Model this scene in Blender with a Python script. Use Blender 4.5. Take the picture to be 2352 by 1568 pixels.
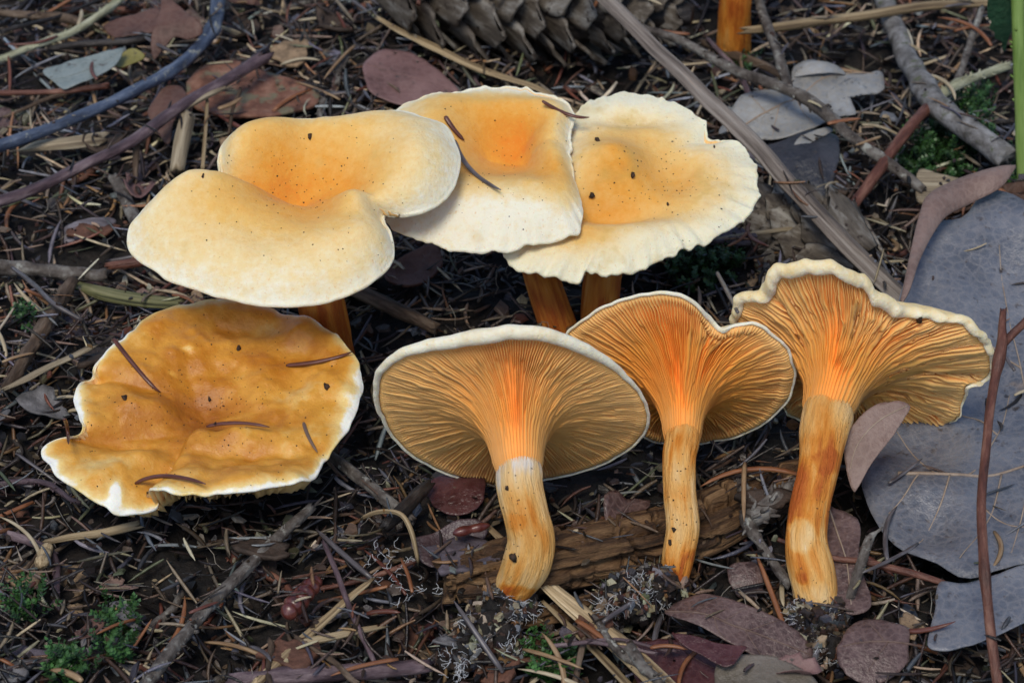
import bpy, math, random
import numpy as np
from mathutils import Vector, Matrix
from mathutils.bvhtree import BVHTree

# everything is measured in centimetres and scaled to metres on creation
S = 0.01
rnd = random.Random(7)
rng = np.random.default_rng(11)
scene = bpy.context.scene
for o in list(bpy.data.objects):
    bpy.data.objects.remove(o)

# ------------------------------------------------------------------ camera
PITCH, DIST, HF = math.radians(35), 75.0, math.radians(20)
AIM = np.array([0, 0, 1.5])
FWD = np.array([0, math.cos(PITCH), -math.sin(PITCH)])
RIGHT = np.array([1.0, 0, 0])
UPV = np.array([0, math.sin(PITCH), math.cos(PITCH)])
CAM = AIM - FWD * DIST
cd = bpy.data.cameras.new('camera')
cam = bpy.data.objects.new('camera', cd)
scene.collection.objects.link(cam)
cam.location = Vector(CAM * S)
cam.rotation_euler = (math.pi / 2 - PITCH, 0, 0)
cd.sensor_width = 36
cd.sensor_fit = 'HORIZONTAL'
cd.angle = HF
cd.clip_start = 0.02
cd.clip_end = 200
cd.dof.use_dof = True
cd.dof.focus_distance = 0.71
cd.dof.aperture_fstop = 34
scene.camera = cam

# ------------------------------------------------------------------ sky, sun, exposure
SUN_EL, SUN_AZ = math.radians(58), math.radians(195)
w = bpy.data.worlds.new('World')
scene.world = w
w.use_nodes = True
nt = w.node_tree
bg = nt.nodes['Background']
sky = nt.nodes.new('ShaderNodeTexSky')
sky.sky_type = 'NISHITA'
sky.sun_disc = False
sky.sun_elevation = SUN_EL
sky.sun_rotation = SUN_AZ
sky.air_density = 1.0
sky.dust_density = 1.0
nt.links.new(sky.outputs[0], bg.inputs[0])
bg.inputs[1].default_value = 0.095
sl = bpy.data.lights.new('sun', 'SUN')
sl.energy = 1.5
sl.angle = math.radians(20)
sl.color = (1.0, 0.93, 0.80)
so = bpy.data.objects.new('sun', sl)
scene.collection.objects.link(so)
sv = Vector((math.sin(SUN_AZ) * math.cos(SUN_EL), math.cos(SUN_AZ) * math.cos(SUN_EL), math.sin(SUN_EL)))
so.rotation_euler = sv.to_track_quat('Z', 'Y').to_euler()
scene.view_settings.view_transform = 'Standard'
scene.view_settings.look = 'None'
scene.view_settings.gamma = 1
scene.view_settings.exposure = 0.46
scene.render.engine = 'CYCLES'
scene.cycles.max_bounces = 6
scene.cycles.diffuse_bounces = 4
scene.cycles.glossy_bounces = 2

# ------------------------------------------------------------------ pixel helpers (photo seen at 2352 x 1568)
TH = math.tan(HF / 2)
def ray(px, py):
    d = FWD + RIGHT * ((px - 1176) / 1176 * TH) + UPV * ((784 - py) / 1176 * TH)
    return d / np.linalg.norm(d)
def at_z(px, py, z):
    d = ray(px, py)
    return CAM + d * ((z - CAM[2]) / d[2])
def at_plane(px, py, p0, n):
    d = ray(px, py)
    return CAM + d * (np.dot(p0 - CAM, n) / np.dot(d, n))
def unit(v):
    v = np.asarray(v, float)
    return v / (np.linalg.norm(v) + 1e-12)

# ------------------------------------------------------------------ noise and splines
def _hash(i, j, k, seed):
    h = (i * 374761393 + j * 668265263 + k * 2147483647 + seed * 1274126177) & 0xFFFFFFFF
    h = ((h ^ (h >> 13)) * 1274126177) & 0xFFFFFFFF
    h = (h ^ (h >> 16)) & 0xFFFF
    return h / 65535.0
def vnoise(P, seed=0):
    """value noise in -1..1 at points P (N x 3)"""
    P = np.asarray(P, float)
    sh = P.shape[:-1]
    P = P.reshape(-1, 3)
    I = np.floor(P).astype(np.int64)
    f = P - I
    f = f * f * (3 - 2 * f)
    r = 0
    for a in (0, 1):
        for b in (0, 1):
            for c in (0, 1):
                wt = (f[:, 0] if a else 1 - f[:, 0]) * (f[:, 1] if b else 1 - f[:, 1]) * (f[:, 2] if c else 1 - f[:, 2])
                r = r + wt * _hash(I[:, 0] + a, I[:, 1] + b, I[:, 2] + c, seed)
    return (r * 2 - 1).reshape(sh)
def fbm(P, seed=0, octv=3):
    P = np.asarray(P, float)
    return sum(vnoise(P * 2 ** k, seed + k) / 2 ** k for k in range(octv))
def xyz(x, y, z=0.0):
    x, y = np.broadcast_arrays(np.asarray(x, float), np.asarray(y, float))
    return np.stack([x, y, np.full_like(x, z)], -1)
def ground_low(x, y):
    return 0.50 * vnoise(xyz(x, y) / 6.0, 3)
def ground(x, y):
    p = xyz(x, y)
    return ground_low(x, y) - 0.08 + 0.34 * vnoise(p / 1.7, 5) + 0.13 * vnoise(p / 0.6, 6)
def catmull(P, m, closed):
    P = np.asarray(P, float)
    n = len(P)
    out = []
    rngi = range(n if closed else n - 1)
    t = np.linspace(0, 1, m, endpoint=False)[:, None]
    for i in rngi:
        if closed:
            a, b, c, d = P[(i - 1) % n], P[i], P[(i + 1) % n], P[(i + 2) % n]
        else:
            a, b, c, d = P[max(i - 1, 0)], P[i], P[i + 1], P[min(i + 2, n - 1)]
        out.append(0.5 * (2 * b + (c - a) * t + (2 * a - 5 * b + 4 * c - d) * t ** 2 + (3 * b - a - 3 * c + d) * t ** 3))
    out = np.concatenate(out)
    if not closed:
        out = np.vstack([out, P[-1]])
    return out
def resample(P, n, closed=False, dims=3):
    Q = np.vstack([P, P[:1]]) if closed else P
    s = np.r_[0, np.cumsum(np.linalg.norm(np.diff(Q[:, :dims], axis=0), axis=1))]
    t = np.linspace(0, s[-1], n, endpoint=not closed)
    return np.stack([np.interp(t, s, Q[:, k]) for k in range(Q.shape[1])], 1)
def prof(ctrl):
    """smooth curve through (x, y) control points"""
    c = np.array(ctrl, float)
    f = catmull(c, 30, False)
    return lambda x: np.interp(x, f[:, 0], f[:, 1])

# ------------------------------------------------------------------ objects
COL = scene.collection
def props(o, label=None, cat=None, group=None, kind=None):
    for k, v in (('label', label), ('category', cat), ('group', group), ('kind', kind)):
        if v:
            o[k] = v
    return o
def thing(name, label, cat, origin, group=None):
    o = bpy.data.objects.new(name, None)
    o.empty_display_size = 0.005
    COL.objects.link(o)
    o.location = Vector(np.asarray(origin) * S)
    return props(o, label, cat, group)
def mesh(name, V, F, gc=None, pig=None, col=None, smooth=True):
    """V in cm (local), F list of tuples or an int array"""
    me = bpy.data.meshes.new(name)
    V = np.asarray(V, float)
    if isinstance(F, np.ndarray):
        k = F.shape[1]
        me.vertices.add(len(V))
        me.vertices.foreach_set('co', (V * S).astype(np.float32).ravel())
        me.loops.add(F.size)
        me.loops.foreach_set('vertex_index', F.astype(np.int32).ravel())
        me.polygons.add(len(F))
        me.polygons.foreach_set('loop_start', np.arange(0, F.size, k, dtype=np.int32))
        me.update(calc_edges=True)
    else:
        me.from_pydata((V * S).tolist(), [], F)
    me.polygons.foreach_set('use_smooth', [smooth] * len(me.polygons))
    a = me.attributes.new('gc', 'FLOAT_VECTOR', 'POINT')
    a.data.foreach_set('vector', np.asarray(V if gc is None else gc, np.float32).ravel())
    if pig is not None:
        a = me.attributes.new('pig', 'FLOAT', 'POINT')
        a.data.foreach_set('value', np.asarray(pig, np.float32).ravel())
    if col is not None:
        a = me.attributes.new('col', 'FLOAT_COLOR', 'POINT')
        c = np.asarray(col, np.float32)
        a.data.foreach_set('color', np.c_[c, np.ones(len(c))].astype(np.float32).ravel())
    me.update()
    return me
def obj(name, V, F, mat, parent=None, origin=None, **kw):
    """V in world cm; parts take their thing's origin"""
    V = np.asarray(V, float)
    if parent is not None:
        org = np.array(parent.get('_org', (0, 0, 0)))
        root = parent
        off = np.array(root.matrix_basis.translation) / S if root.parent is None else np.array(root.parent.matrix_basis.translation) / S
        org = off
    else:
        org = np.array([V[:, 0].mean(), V[:, 1].mean(), V[:, 2].min()]) if origin is None else np.asarray(origin)
    gc = kw.pop('gc', None)
    me = mesh(name, V - org, F, gc=V - org if gc is None else gc, **kw)
    if mat:
        me.materials.append(mat)
    o = bpy.data.objects.new(name, me)
    COL.objects.link(o)
    if parent is not None:
        o.parent = parent
    else:
        o.location = Vector(org * S)
    return o
class Bag:
    """collects shapes into one mesh"""
    def __init__(s):
        s.V, s.F, s.G, s.n = [], [], [], 0
    def add(s, V, F, G=None):
        V = np.asarray(V, float)
        s.V.append(V)
        s.G.append(V if G is None else G)
        s.F += [tuple(int(i) + s.n for i in f) for f in F]
        s.n += len(V)
        return s
    def build(s, name, mat, parent=None, **kw):
        return obj(name, np.vstack(s.V), s.F, mat, parent, gc=np.vstack(s.G), **kw)
def grid_faces(nu, nv, wrap_v=False, flip=False):
    F = []
    for i in range(nu - 1):
        for j in range(nv if wrap_v else nv - 1):
            k = (j + 1) % nv
            f = (i * nv + j, i * nv + k, (i + 1) * nv + k, (i + 1) * nv + j)
            F.append(f[::-1] if flip else f)
    return F
def grid_faces_np(nu, nv, wrap_v=False):
    i = np.arange(nu - 1)[:, None]
    j = np.arange(nv if wrap_v else nv - 1)[None]
    k = (j + 1) % nv
    return np.stack([i * nv + j, i * nv + k, (i + 1) * nv + k, (i + 1) * nv + j], -1).reshape(-1, 4)
def tube(path, rad, sides=10, flat=1.0, amp=0.0, freq=(1.0, 3.0), seed=0, ragged=0.0, ridges=None, up=(0, 0, 1), cap=True):
    """a swept tube: path N x 3, rad N (or scalar); flat squashes it across 'up'. Returns V, F, gc"""
    P = np.asarray(path, float)
    n = len(P)
    rad = np.broadcast_to(np.asarray(rad, float), (n,))
    T = np.gradient(P, axis=0)
    T /= np.linalg.norm(T, axis=1)[:, None] + 1e-12
    a = unit(np.cross(T[0], up)) if abs(np.dot(T[0], up)) < 0.95 else unit(np.cross(T[0], (1, 0, 0)))
    A = np.zeros((n, 3))
    for i in range(n):
        a = unit(a - T[i] * np.dot(a, T[i]))
        A[i] = a
    B = np.cross(A, T)
    u = np.r_[0, np.cumsum(np.linalg.norm(np.diff(P, axis=0), axis=1))]
    ph = np.linspace(0, 2 * math.pi, sides, endpoint=False)
    c, s = np.cos(ph), np.sin(ph)
    R = np.repeat(rad[:, None], sides, 1)
    gx = np.repeat(u[:, None], sides, 1)
    G = np.stack([gx, R * c, R * s], -1)
    if amp:
        R = R * (1 + amp * fbm(np.stack([gx * freq[0], c[None] * freq[1] + 0 * gx, s[None] * freq[1] + 0 * gx], -1) + seed * 7.3, seed))
    if ridges:
        for (cnt, dep, sd) in ridges:
            R = R * (1 - dep * np.abs(np.sin(cnt * ph / 2 + sd + 0.25 * vnoise(np.stack([gx * .5, gx * 0, gx * 0], -1), seed)))[...])
    V = P[:, None] + A[:, None] * (R * c)[..., None] + B[:, None] * (R * s * flat)[..., None]
    if ragged:
        rr = ragged * rng.standard_normal(sides)
        V[-1] += T[-1] * rr[:, None]
        V[0] += T[0] * (ragged * rng.standard_normal(sides))[:, None]
    V = V.reshape(-1, 3)
    G = G.reshape(-1, 3)
    F = grid_faces(n, sides, True)
    if cap:
        k = len(V)
        V = np.vstack([V, P[0], P[-1]])
        G = np.vstack([G, [0, 0, 0], [u[-1], 0, 0]])
        for j in range(sides):
            F.append((k, (j + 1) % sides, j))
            F.append((k + 1, (n - 1) * sides + j, (n - 1) * sides + (j + 1) % sides))
    return V, F, G

# ------------------------------------------------------------------ materials
def ramp_node(nt, stops, interp='LINEAR'):
    r = nt.nodes.new('ShaderNodeValToRGB')
    e = r.color_ramp.elements
    r.color_ramp.interpolation = interp
    while len(e) < len(stops):
        e.new(0.5)
    for i, (p, c) in enumerate(stops):
        e[i].position = p
        e[i].color = (*c, 1)
    return r
def mat(name, stops, fac='noise', stretch=(1, 1, 1), scale=1.0, detail=5.0, amt=0.5, rough=0.7, bump=0.3,
        bscale=None, bstretch=None, bdist=0.02, sss=0.0, spec=0.35, specks=(), cells=None, sheen=0.0, coat=0.0, hue=0.0):
    """procedural material on the 'gc' coordinates (cm along and round the piece)"""
    m = bpy.data.materials.new(name)
    m.use_nodes = True
    nt = m.node_tree
    N, L = nt.nodes, nt.links
    b = N['Principled BSDF']
    at = N.new('ShaderNodeAttribute')
    at.attribute_name = 'gc'
    info = N.new('ShaderNodeObjectInfo')
    mul = N.new('ShaderNodeMath'); mul.operation = 'MULTIPLY'; mul.inputs[1].default_value = 61.0
    L.new(info.outputs['Random'], mul.inputs[0])
    add = N.new('ShaderNodeVectorMath'); add.operation = 'ADD'
    L.new(at.outputs['Vector'], add.inputs[0]); L.new(mul.outputs[0], add.inputs[1])
    def tex(kind, st, sc, **kw):
        mp = N.new('ShaderNodeVectorMath'); mp.operation = 'MULTIPLY'
        mp.inputs[1].default_value = st
        L.new(add.outputs[0], mp.inputs[0])
        t = N.new(kind)
        t.inputs['Scale'].default_value = sc
        if 'Detail' in t.inputs:
            t.inputs['Detail'].default_value = kw.get('detail', 4)
        if 'Roughness' in t.inputs:
            t.inputs['Roughness'].default_value = kw.get('rg', 0.6)
        L.new(mp.outputs[0], t.inputs['Vector'])
        return t
    def math_(op, a, bb, clamp=False):
        x = N.new('ShaderNodeMath'); x.operation = op; x.use_clamp = clamp
        for i, v in enumerate((a, bb)):
            if isinstance(v, (int, float)):
                x.inputs[i].default_value = v
            else:
                L.new(v, x.inputs[i])
        return x.outputs[0]
    t1 = tex('ShaderNodeTexNoise', stretch, scale, detail=detail, rg=0.65)
    nz = t1.outputs['Fac']
    if fac == 'noise':
        f = math_('ADD', math_('MULTIPLY', math_('SUBTRACT', nz, 0.5), 1.0 + amt), 0.5, True)
    elif fac == 'pig':
        p = N.new('ShaderNodeAttribute'); p.attribute_name = 'pig'
        f = math_('ADD', p.outputs['Fac'], math_('MULTIPLY', math_('SUBTRACT', nz, 0.5), amt), True)
    elif fac == 'rand':
        f = math_('ADD', info.outputs['Random'], math_('MULTIPLY', math_('SUBTRACT', nz, 0.5), amt), True)
    if fac == 'col':
        p = N.new('ShaderNodeAttribute'); p.attribute_name = 'col'
        mx = N.new('ShaderNodeMix'); mx.data_type = 'RGBA'; mx.blend_type = 'MULTIPLY'
        mx.inputs[0].default_value = 1
        L.new(p.outputs['Color'], mx.inputs[6])
        rr = ramp_node(nt, [(0.2, (1 - amt,) * 3), (0.8, (1 + amt * 0.4,) * 3)])
        L.new(nz, rr.inputs[0]); L.new(rr.outputs[0], mx.inputs[7])
        c = mx.outputs[2]
    else:
        r = ramp_node(nt, stops)
        L.new(f, r.inputs[0])
        c = r.outputs[0]
    for (sc, lo, hi, colr, kind) in specks:
        if kind == 'vor':
            t = tex('ShaderNodeTexVoronoi', (1, 1, 1), sc)
            src = t.outputs['Distance']
        elif kind == 'long':
            t = tex('ShaderNodeTexNoise', (0.12, 1, 1), sc, detail=5)
            src = t.outputs['Fac']
        else:
            t = tex('ShaderNodeTexNoise', (1, 1, 1), sc, detail=3)
            src = t.outputs['Fac']
        mr = N.new('ShaderNodeMapRange')
        mr.inputs[1].default_value = lo; mr.inputs[2].default_value = hi
        L.new(src, mr.inputs[0])
        mx = N.new('ShaderNodeMix'); mx.data_type = 'RGBA'
        L.new(mr.outputs[0], mx.inputs[0]); L.new(c, mx.inputs[6])
        mx.inputs[7].default_value = (*colr, 1)
        c = mx.outputs[2]
    if cells:
        sc, colr, wd = cells
        t = tex('ShaderNodeTexVoronoi', (1, 1, 1), sc)
        t.feature = 'DISTANCE_TO_EDGE'
        mr = N.new('ShaderNodeMapRange')
        mr.inputs[1].default_value = 0.0; mr.inputs[2].default_value = wd
        mr.inputs[3].default_value = 0.5; mr.inputs[4].default_value = 0.0
        L.new(t.outputs['Distance'], mr.inputs[0])
        mx = N.new('ShaderNodeMix'); mx.data_type = 'RGBA'
        L.new(mr.outputs[0], mx.inputs[0]); L.new(c, mx.inputs[6])
        mx.inputs[7].default_value = (*colr, 1)
        c = mx.outputs[2]
    if hue:
        hs = N.new('ShaderNodeHueSaturation')
        L.new(math_('ADD', math_('MULTIPLY', info.outputs['Random'], hue * 2), 1 - hue), hs.inputs['Value'])
        L.new(c, hs.inputs['Color'])
        c = hs.outputs[0]
    L.new(c, b.inputs['Base Color'])
    b.inputs['Roughness'].default_value = rough
    b.inputs['Specular IOR Level'].default_value = spec
    if sss:
        b.inputs['Subsurface Weight'].default_value = sss
        b.inputs['Subsurface Radius'].default_value = (1.0, 0.55, 0.22)
        b.inputs['Subsurface Scale'].default_value = 0.0022
    if sheen:
        b.inputs['Sheen Weight'].default_value = sheen
    if coat:
        b.inputs['Coat Weight'].default_value = coat
        b.inputs['Coat Roughness'].default_value = 0.35
    if bump:
        t2 = tex('ShaderNodeTexNoise', bstretch or stretch, bscale or scale * 3, detail=4, rg=0.7)
        bp = N.new('ShaderNodeBump')
        bp.inputs['Strength'].default_value = bump
        bp.inputs['Distance'].default_value = bdist * S
        L.new(t2.outputs['Fac'], bp.inputs['Height'])
        L.new(bp.outputs[0], b.inputs['Normal'])
    return m

CREAM = [(0.0, (0.90, 0.85, 0.68)), (0.16, (0.88, 0.70, 0.38)), (0.42, (0.84, 0.52, 0.16)), (0.70, (0.78, 0.36, 0.055)), (1.0, (0.78, 0.22, 0.018))]
M_cap = mat('cap_felt', CREAM, 'pig', scale=4.5, detail=8, amt=0.42, rough=0.85, bump=0.55, bscale=10, bdist=0.07, sss=0.2, spec=0.2, sheen=0.1,
            specks=[(1.1, .58, 1.0, (0.62, 0.42, 0.13), 'n'), (13, .60, .92, (0.74, 0.40, 0.11), 'n')])
M_cap_yellow = mat('cap_felt_yellowish', [(0.0, (0.88, 0.83, 0.62)), (0.2, (0.87, 0.74, 0.46)), (0.5, (0.83, 0.54, 0.19)), (0.8, (0.79, 0.37, 0.06)), (1, (0.76, 0.24, 0.02))],
                   'pig', scale=4, detail=6, amt=0.40, rough=0.85, bump=0.55, bscale=10, bdist=0.07, sss=0.2, spec=0.2, sheen=0.1,
                   specks=[(1.0, .56, .95, (0.55, 0.40, 0.12), 'n'), (13, .60, .92, (0.70, 0.40, 0.11), 'n')])
M_cap_ochre = mat('cap_wet_ochre', [(0.0, (0.92, 0.90, 0.80)), (0.15, (0.84, 0.62, 0.24)), (0.42, (0.70, 0.34, 0.05)), (0.68, (0.52, 0.20, 0.018)), (1.0, (0.34, 0.11, 0.014))],
                  'pig', scale=1.0, detail=9, amt=1.15, rough=0.42, bump=0.5, bscale=5, bdist=0.07, sss=0.2, spec=0.4)
M_gill = mat('gills_orange', [(0.0, (0.90, 0.56, 0.24)), (0.35, (0.90, 0.47, 0.15)), (0.7, (0.88, 0.34, 0.055)), (1.0, (0.82, 0.22, 0.018))],
             'pig', scale=1.2, detail=4, amt=0.25, rough=0.7, bump=0.15, bscale=14, sss=0.25, spec=0.25)
STEM = [(0.0, (0.80, 0.72, 0.62)), (0.2, (0.80, 0.55, 0.26)), (0.5, (0.76, 0.41, 0.12)), (0.75, (0.66, 0.24, 0.03)), (1, (0.44, 0.10, 0.012))]
M_stem = mat('stem_orange', STEM, 'pig', stretch=(0.35, 1.6, 1.6), scale=3.2, detail=8, amt=0.6, rough=0.6, bump=1.0, bstretch=(0.15, 1, 1), bscale=9, bdist=0.12, sss=0.1, spec=0.3,
             specks=[(7, 0.70, 0.76, (0.10, 0.05, 0.02), 'n')])
M_soil = mat('soil', [(0.25, (0.002, 0.002, 0.002)), (0.5, (0.007, 0.005, 0.004)), (0.75, (0.02, 0.014, 0.011))], scale=1.6, detail=8, amt=0.4, rough=0.75, bump=0.9, bscale=5, bdist=0.12, spec=0.4)
M_col = mat('litter', None, 'col', scale=4, detail=5, amt=0.65, rough=0.33, bump=0.5, bstretch=(1, 1, 1), bscale=10, bdist=0.05, spec=0.5)
M_needle = mat('dead_needle', [(0.0, (0.035, 0.018, 0.014)), (0.3, (0.09, 0.042, 0.024)), (0.5, (0.10, 0.075, 0.075)), (0.65, (0.26, 0.15, 0.075)), (0.8, (0.17, 0.075, 0.03)), (1.0, (0.33, 0.24, 0.14))],
               'rand', stretch=(0.5, 3, 3), scale=4, amt=0.25, rough=0.42, bump=0.3, bstretch=(0.1, 3, 3), bscale=8, spec=0.5)
M_needle_dark = mat('needle_red_brown', [(0.2, (0.055, 0.016, 0.010)), (0.5, (0.11, 0.035, 0.022)), (0.8, (0.16, 0.07, 0.06))], stretch=(0.4, 3, 3), scale=4, rough=0.35, bump=0.3, bstretch=(0.1, 3, 3), bscale=8, spec=0.5)
M_needle_grey = mat('needle_grey', [(0.2, (0.04, 0.03, 0.03)), (0.5, (0.09, 0.08, 0.085)), (0.8, (0.18, 0.17, 0.19))], stretch=(0.4, 3, 3), scale=4, rough=0.35, bump=0.3, bstretch=(0.1, 3, 3), bscale=8, spec=0.5)
M_speck = mat('soil_speck', [(0.3, (0.012, 0.008, 0.005)), (0.7, (0.06, 0.03, 0.015))], scale=5, rough=0.7, bump=0.3)
M_hypha = mat('mycelium', [(0.3, (0.40, 0.40, 0.40)), (0.7, (0.70, 0.73, 0.78))], scale=3, rough=0.7, bump=0)
M_rootlet = mat('rootlet', [(0.3, (0.12, 0.10, 0.08)), (0.7, (0.34, 0.31, 0.26))], scale=3, rough=0.7, bump=0)
def bark(name, a, b_, c, st=(0.35, 1.5, 1.5), sc=2.2, rough=0.75, bump=0.7, lich=None, **kw):
    sp = [(3.0, 0.60, 0.68, lich, 'n')] if lich else []
    return mat(name, [(0.22, a), (0.5, b_), (0.8, c)], stretch=st, scale=sc, detail=7, amt=0.6, rough=rough, bump=bump, bstretch=st, bscale=sc * 3, bdist=0.08, specks=sp + kw.pop('specks', []), spec=0.35, **kw)
M_bark_blue = bark('bark_blue_grey', (0.02, 0.027, 0.048), (0.06, 0.082, 0.135), (0.16, 0.195, 0.27), lich=(0.25, 0.26, 0.24), rough=0.55)
M_bark_purple = bark('bark_purple_brown', (0.035, 0.024, 0.028), (0.10, 0.065, 0.075), (0.24, 0.18, 0.19), rough=0.42)
M_bark_pale = bark('bark_pale_green', (0.16, 0.15, 0.09), (0.36, 0.36, 0.24), (0.55, 0.54, 0.40))
M_bark_grey = bark('bark_grey', (0.06, 0.055, 0.05), (0.17, 0.165, 0.165), (0.30, 0.30, 0.31), lich=(0.10, 0.11, 0.07), st=(1, 1.2, 1.2))
M_bark_brown = bark('bark_brown', (0.025, 0.016, 0.01), (0.085, 0.055, 0.036), (0.20, 0.15, 0.11))
M_bark_red = bark('bark_red_brown', (0.04, 0.016, 0.012), (0.12, 0.045, 0.03), (0.26, 0.13, 0.09), rough=0.45)
M_bark_lichen = bark('bark_lichen', (0.03, 0.022, 0.018), (0.10, 0.085, 0.075), (0.24, 0.23, 0.21), st=(1, 1.3, 1.3), lich=(0.30, 0.30, 0.27))
M_dark = bark('bark_blackened', (0.006, 0.005, 0.005), (0.022, 0.018, 0.017), (0.07, 0.06, 0.055), rough=0.5)
M_straw = mat('dry_straw', [(0.25, (0.10, 0.065, 0.035)), (0.5, (0.34, 0.25, 0.14)), (0.78, (0.55, 0.44, 0.28))], stretch=(0.08, 3, 3), scale=2.2, detail=6, amt=0.7, rough=0.6, bump=0.7, bstretch=(0.05, 3, 3), bscale=6, bdist=0.06, hue=0.3)
M_plank = mat('weathered_stalk', [(0.25, (0.07, 0.055, 0.048)), (0.5, (0.21, 0.175, 0.15)), (0.72, (0.33, 0.295, 0.265)), (0.9, (0.40, 0.25, 0.15))], stretch=(0.12, 2, 2), scale=2.0, detail=7, amt=0.7, rough=0.65, bump=0.8, bstretch=(0.06, 3, 3), bscale=6, bdist=0.07)
M_wood = mat('pale_wood', [(0.2, (0.10, 0.075, 0.05)), (0.5, (0.30, 0.24, 0.16)), (0.8, (0.50, 0.43, 0.31))], stretch=(0.15, 2.5, 2.5), scale=2.0, detail=7, amt=0.7, rough=0.7, bump=0.8, bstretch=(0.08, 3, 3), bscale=6, bdist=0.07, hue=0.25)
M_rot = mat('rotten_wood', [(0.2, (0.014, 0.008, 0.005)), (0.42, (0.08, 0.04, 0.018)), (0.62, (0.18, 0.10, 0.045)), (0.85, (0.32, 0.20, 0.10))], stretch=(0.22, 2.2, 2.2), scale=1.6, detail=8, amt=0.8, rough=0.75, bump=1.0, bstretch=(0.2, 3, 3), bscale=4, bdist=0.18)
M_chip = mat('bark_flake', [(0.0, (0.03, 0.02, 0.015)), (0.35, (0.11, 0.055, 0.035)), (0.6, (0.19, 0.09, 0.055)), (0.8, (0.16, 0.14, 0.13)), (1, (0.30, 0.24, 0.17))], 'rand', scale=2.5, amt=0.5, detail=6, rough=0.65, bump=0.8, bscale=5, bdist=0.08)
def leafmat(name, a, b_, c, veins, sc=0.7, rough=0.45, cell=2.2, specks=True, spec=0.5, patch=None):
    sp = [(1.9, 0.17, 0.11, (0.02, 0.015, 0.013), 'vor'), (4.0, 0.62, 0.72, (0.05, 0.04, 0.036), 'n')] if specks else []
    if patch:
        sp = [(0.55, 0.66, 0.72, patch, 'n')] + sp
    return mat(name, [(0.25, a), (0.5, b_), (0.75, c)], scale=sc, detail=7, amt=0.5, rough=rough, bump=0.7, bscale=4, bdist=0.09, specks=sp, cells=(cell * 1.7, veins, 0.07), spec=spec)
M_leaf_grey = leafmat('leaf_grey_blue', (0.085, 0.095, 0.12), (0.125, 0.137, 0.17), (0.18, 0.19, 0.22), (0.24, 0.23, 0.24), rough=0.33, patch=(0.26, 0.20, 0.155))
M_leaf_pale = leafmat('leaf_pale_grey', (0.15, 0.15, 0.15), (0.24, 0.245, 0.25), (0.36, 0.365, 0.37), (0.30, 0.27, 0.22))
M_leaf_sage = leafmat('leaf_sage', (0.14, 0.17, 0.165), (0.19, 0.23, 0.23), (0.26, 0.30, 0.30), (0.26, 0.29, 0.28))
M_leaf_olive = leafmat('leaf_olive', (0.10, 0.09, 0.015), (0.17, 0.15, 0.03), (0.24, 0.21, 0.06), (0.25, 0.22, 0.08))
M_leaf_mauve = leafmat('leaf_mauve', (0.10, 0.05, 0.045), (0.17, 0.09, 0.085), (0.24, 0.14, 0.13), (0.22, 0.13, 0.12), rough=0.6)
M_leaf_tan = leafmat('leaf_pink_brown', (0.14, 0.085, 0.066), (0.19, 0.12, 0.098), (0.25, 0.17, 0.145), (0.27, 0.19, 0.16), specks=False, rough=0.55)
M_leaf_brown = leafmat('leaf_dark_brown', (0.045, 0.024, 0.022), (0.08, 0.046, 0.042), (0.13, 0.082, 0.078), (0.21, 0.14, 0.125), cell=2.8, specks=False, rough=0.38)
M_leaf_red = leafmat('leaf_wine_red', (0.03, 0.009, 0.010), (0.055, 0.016, 0.017), (0.09, 0.032, 0.034), (0.11, 0.05, 0.05), rough=0.3, specks=False)
M_leaf_black = leafmat('leaf_slate', (0.012, 0.013, 0.018), (0.026, 0.028, 0.038), (0.055, 0.056, 0.07), (0.05, 0.05, 0.06), rough=0.4)
M_leaf_rust = leafmat('leaf_rust', (0.045, 0.02, 0.013), (0.095, 0.042, 0.03), (0.16, 0.08, 0.06), (0.15, 0.09, 0.07), rough=0.6, specks=False)
M_leaf_green = leafmat('leaf_green', (0.02, 0.07, 0.035), (0.035, 0.11, 0.055), (0.06, 0.16, 0.08), (0.09, 0.18, 0.10), specks=False)
M_leafbit = mat('leaf_fragment', [(0.0, (0.05, 0.022, 0.018)), (0.3, (0.13, 0.06, 0.045)), (0.5, (0.19, 0.11, 0.09)), (0.7, (0.16, 0.15, 0.15)), (0.85, (0.27, 0.20, 0.13)), (1, (0.06, 0.035, 0.04))], 'rand', scale=1.6, detail=6, amt=0.3, rough=0.5, bump=0.4, bscale=5, bdist=0.04)
M_rib = mat('leaf_rib', [(0.3, (0.26, 0.19, 0.14)), (0.7, (0.38, 0.30, 0.23))], scale=3, rough=0.5, bump=0.2)
M_green_stem = mat('green_shoot', [(0.25, (0.10, 0.17, 0.03)), (0.5, (0.17, 0.26, 0.06)), (0.8, (0.25, 0.33, 0.11))], stretch=(0.2, 2, 2), scale=2, rough=0.5, bump=0.3)
M_moss = mat('moss', None, 'col', scale=4, amt=0.3, rough=0.5, bump=0, spec=0.5)
M_cone = mat('cone_scale', [(0.2, (0.03, 0.022, 0.018)), (0.5, (0.12, 0.10, 0.08)), (0.8, (0.33, 0.315, 0.29))], stretch=(1.5, 0.5, 1), scale=2.0, detail=6, amt=0.6, rough=0.65, bump=0.6, bscale=6, bdist=0.05, specks=[(5, 0.60, 0.68, (0.03, 0.02, 0.015), 'n')])
M_pupa = mat('bud_scale', [(0.25, (0.035, 0.008, 0.007)), (0.5, (0.09, 0.02, 0.016)), (0.8, (0.16, 0.05, 0.035))], scale=3, rough=0.3, bump=0.4, spec=0.6, coat=0.3)

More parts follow.
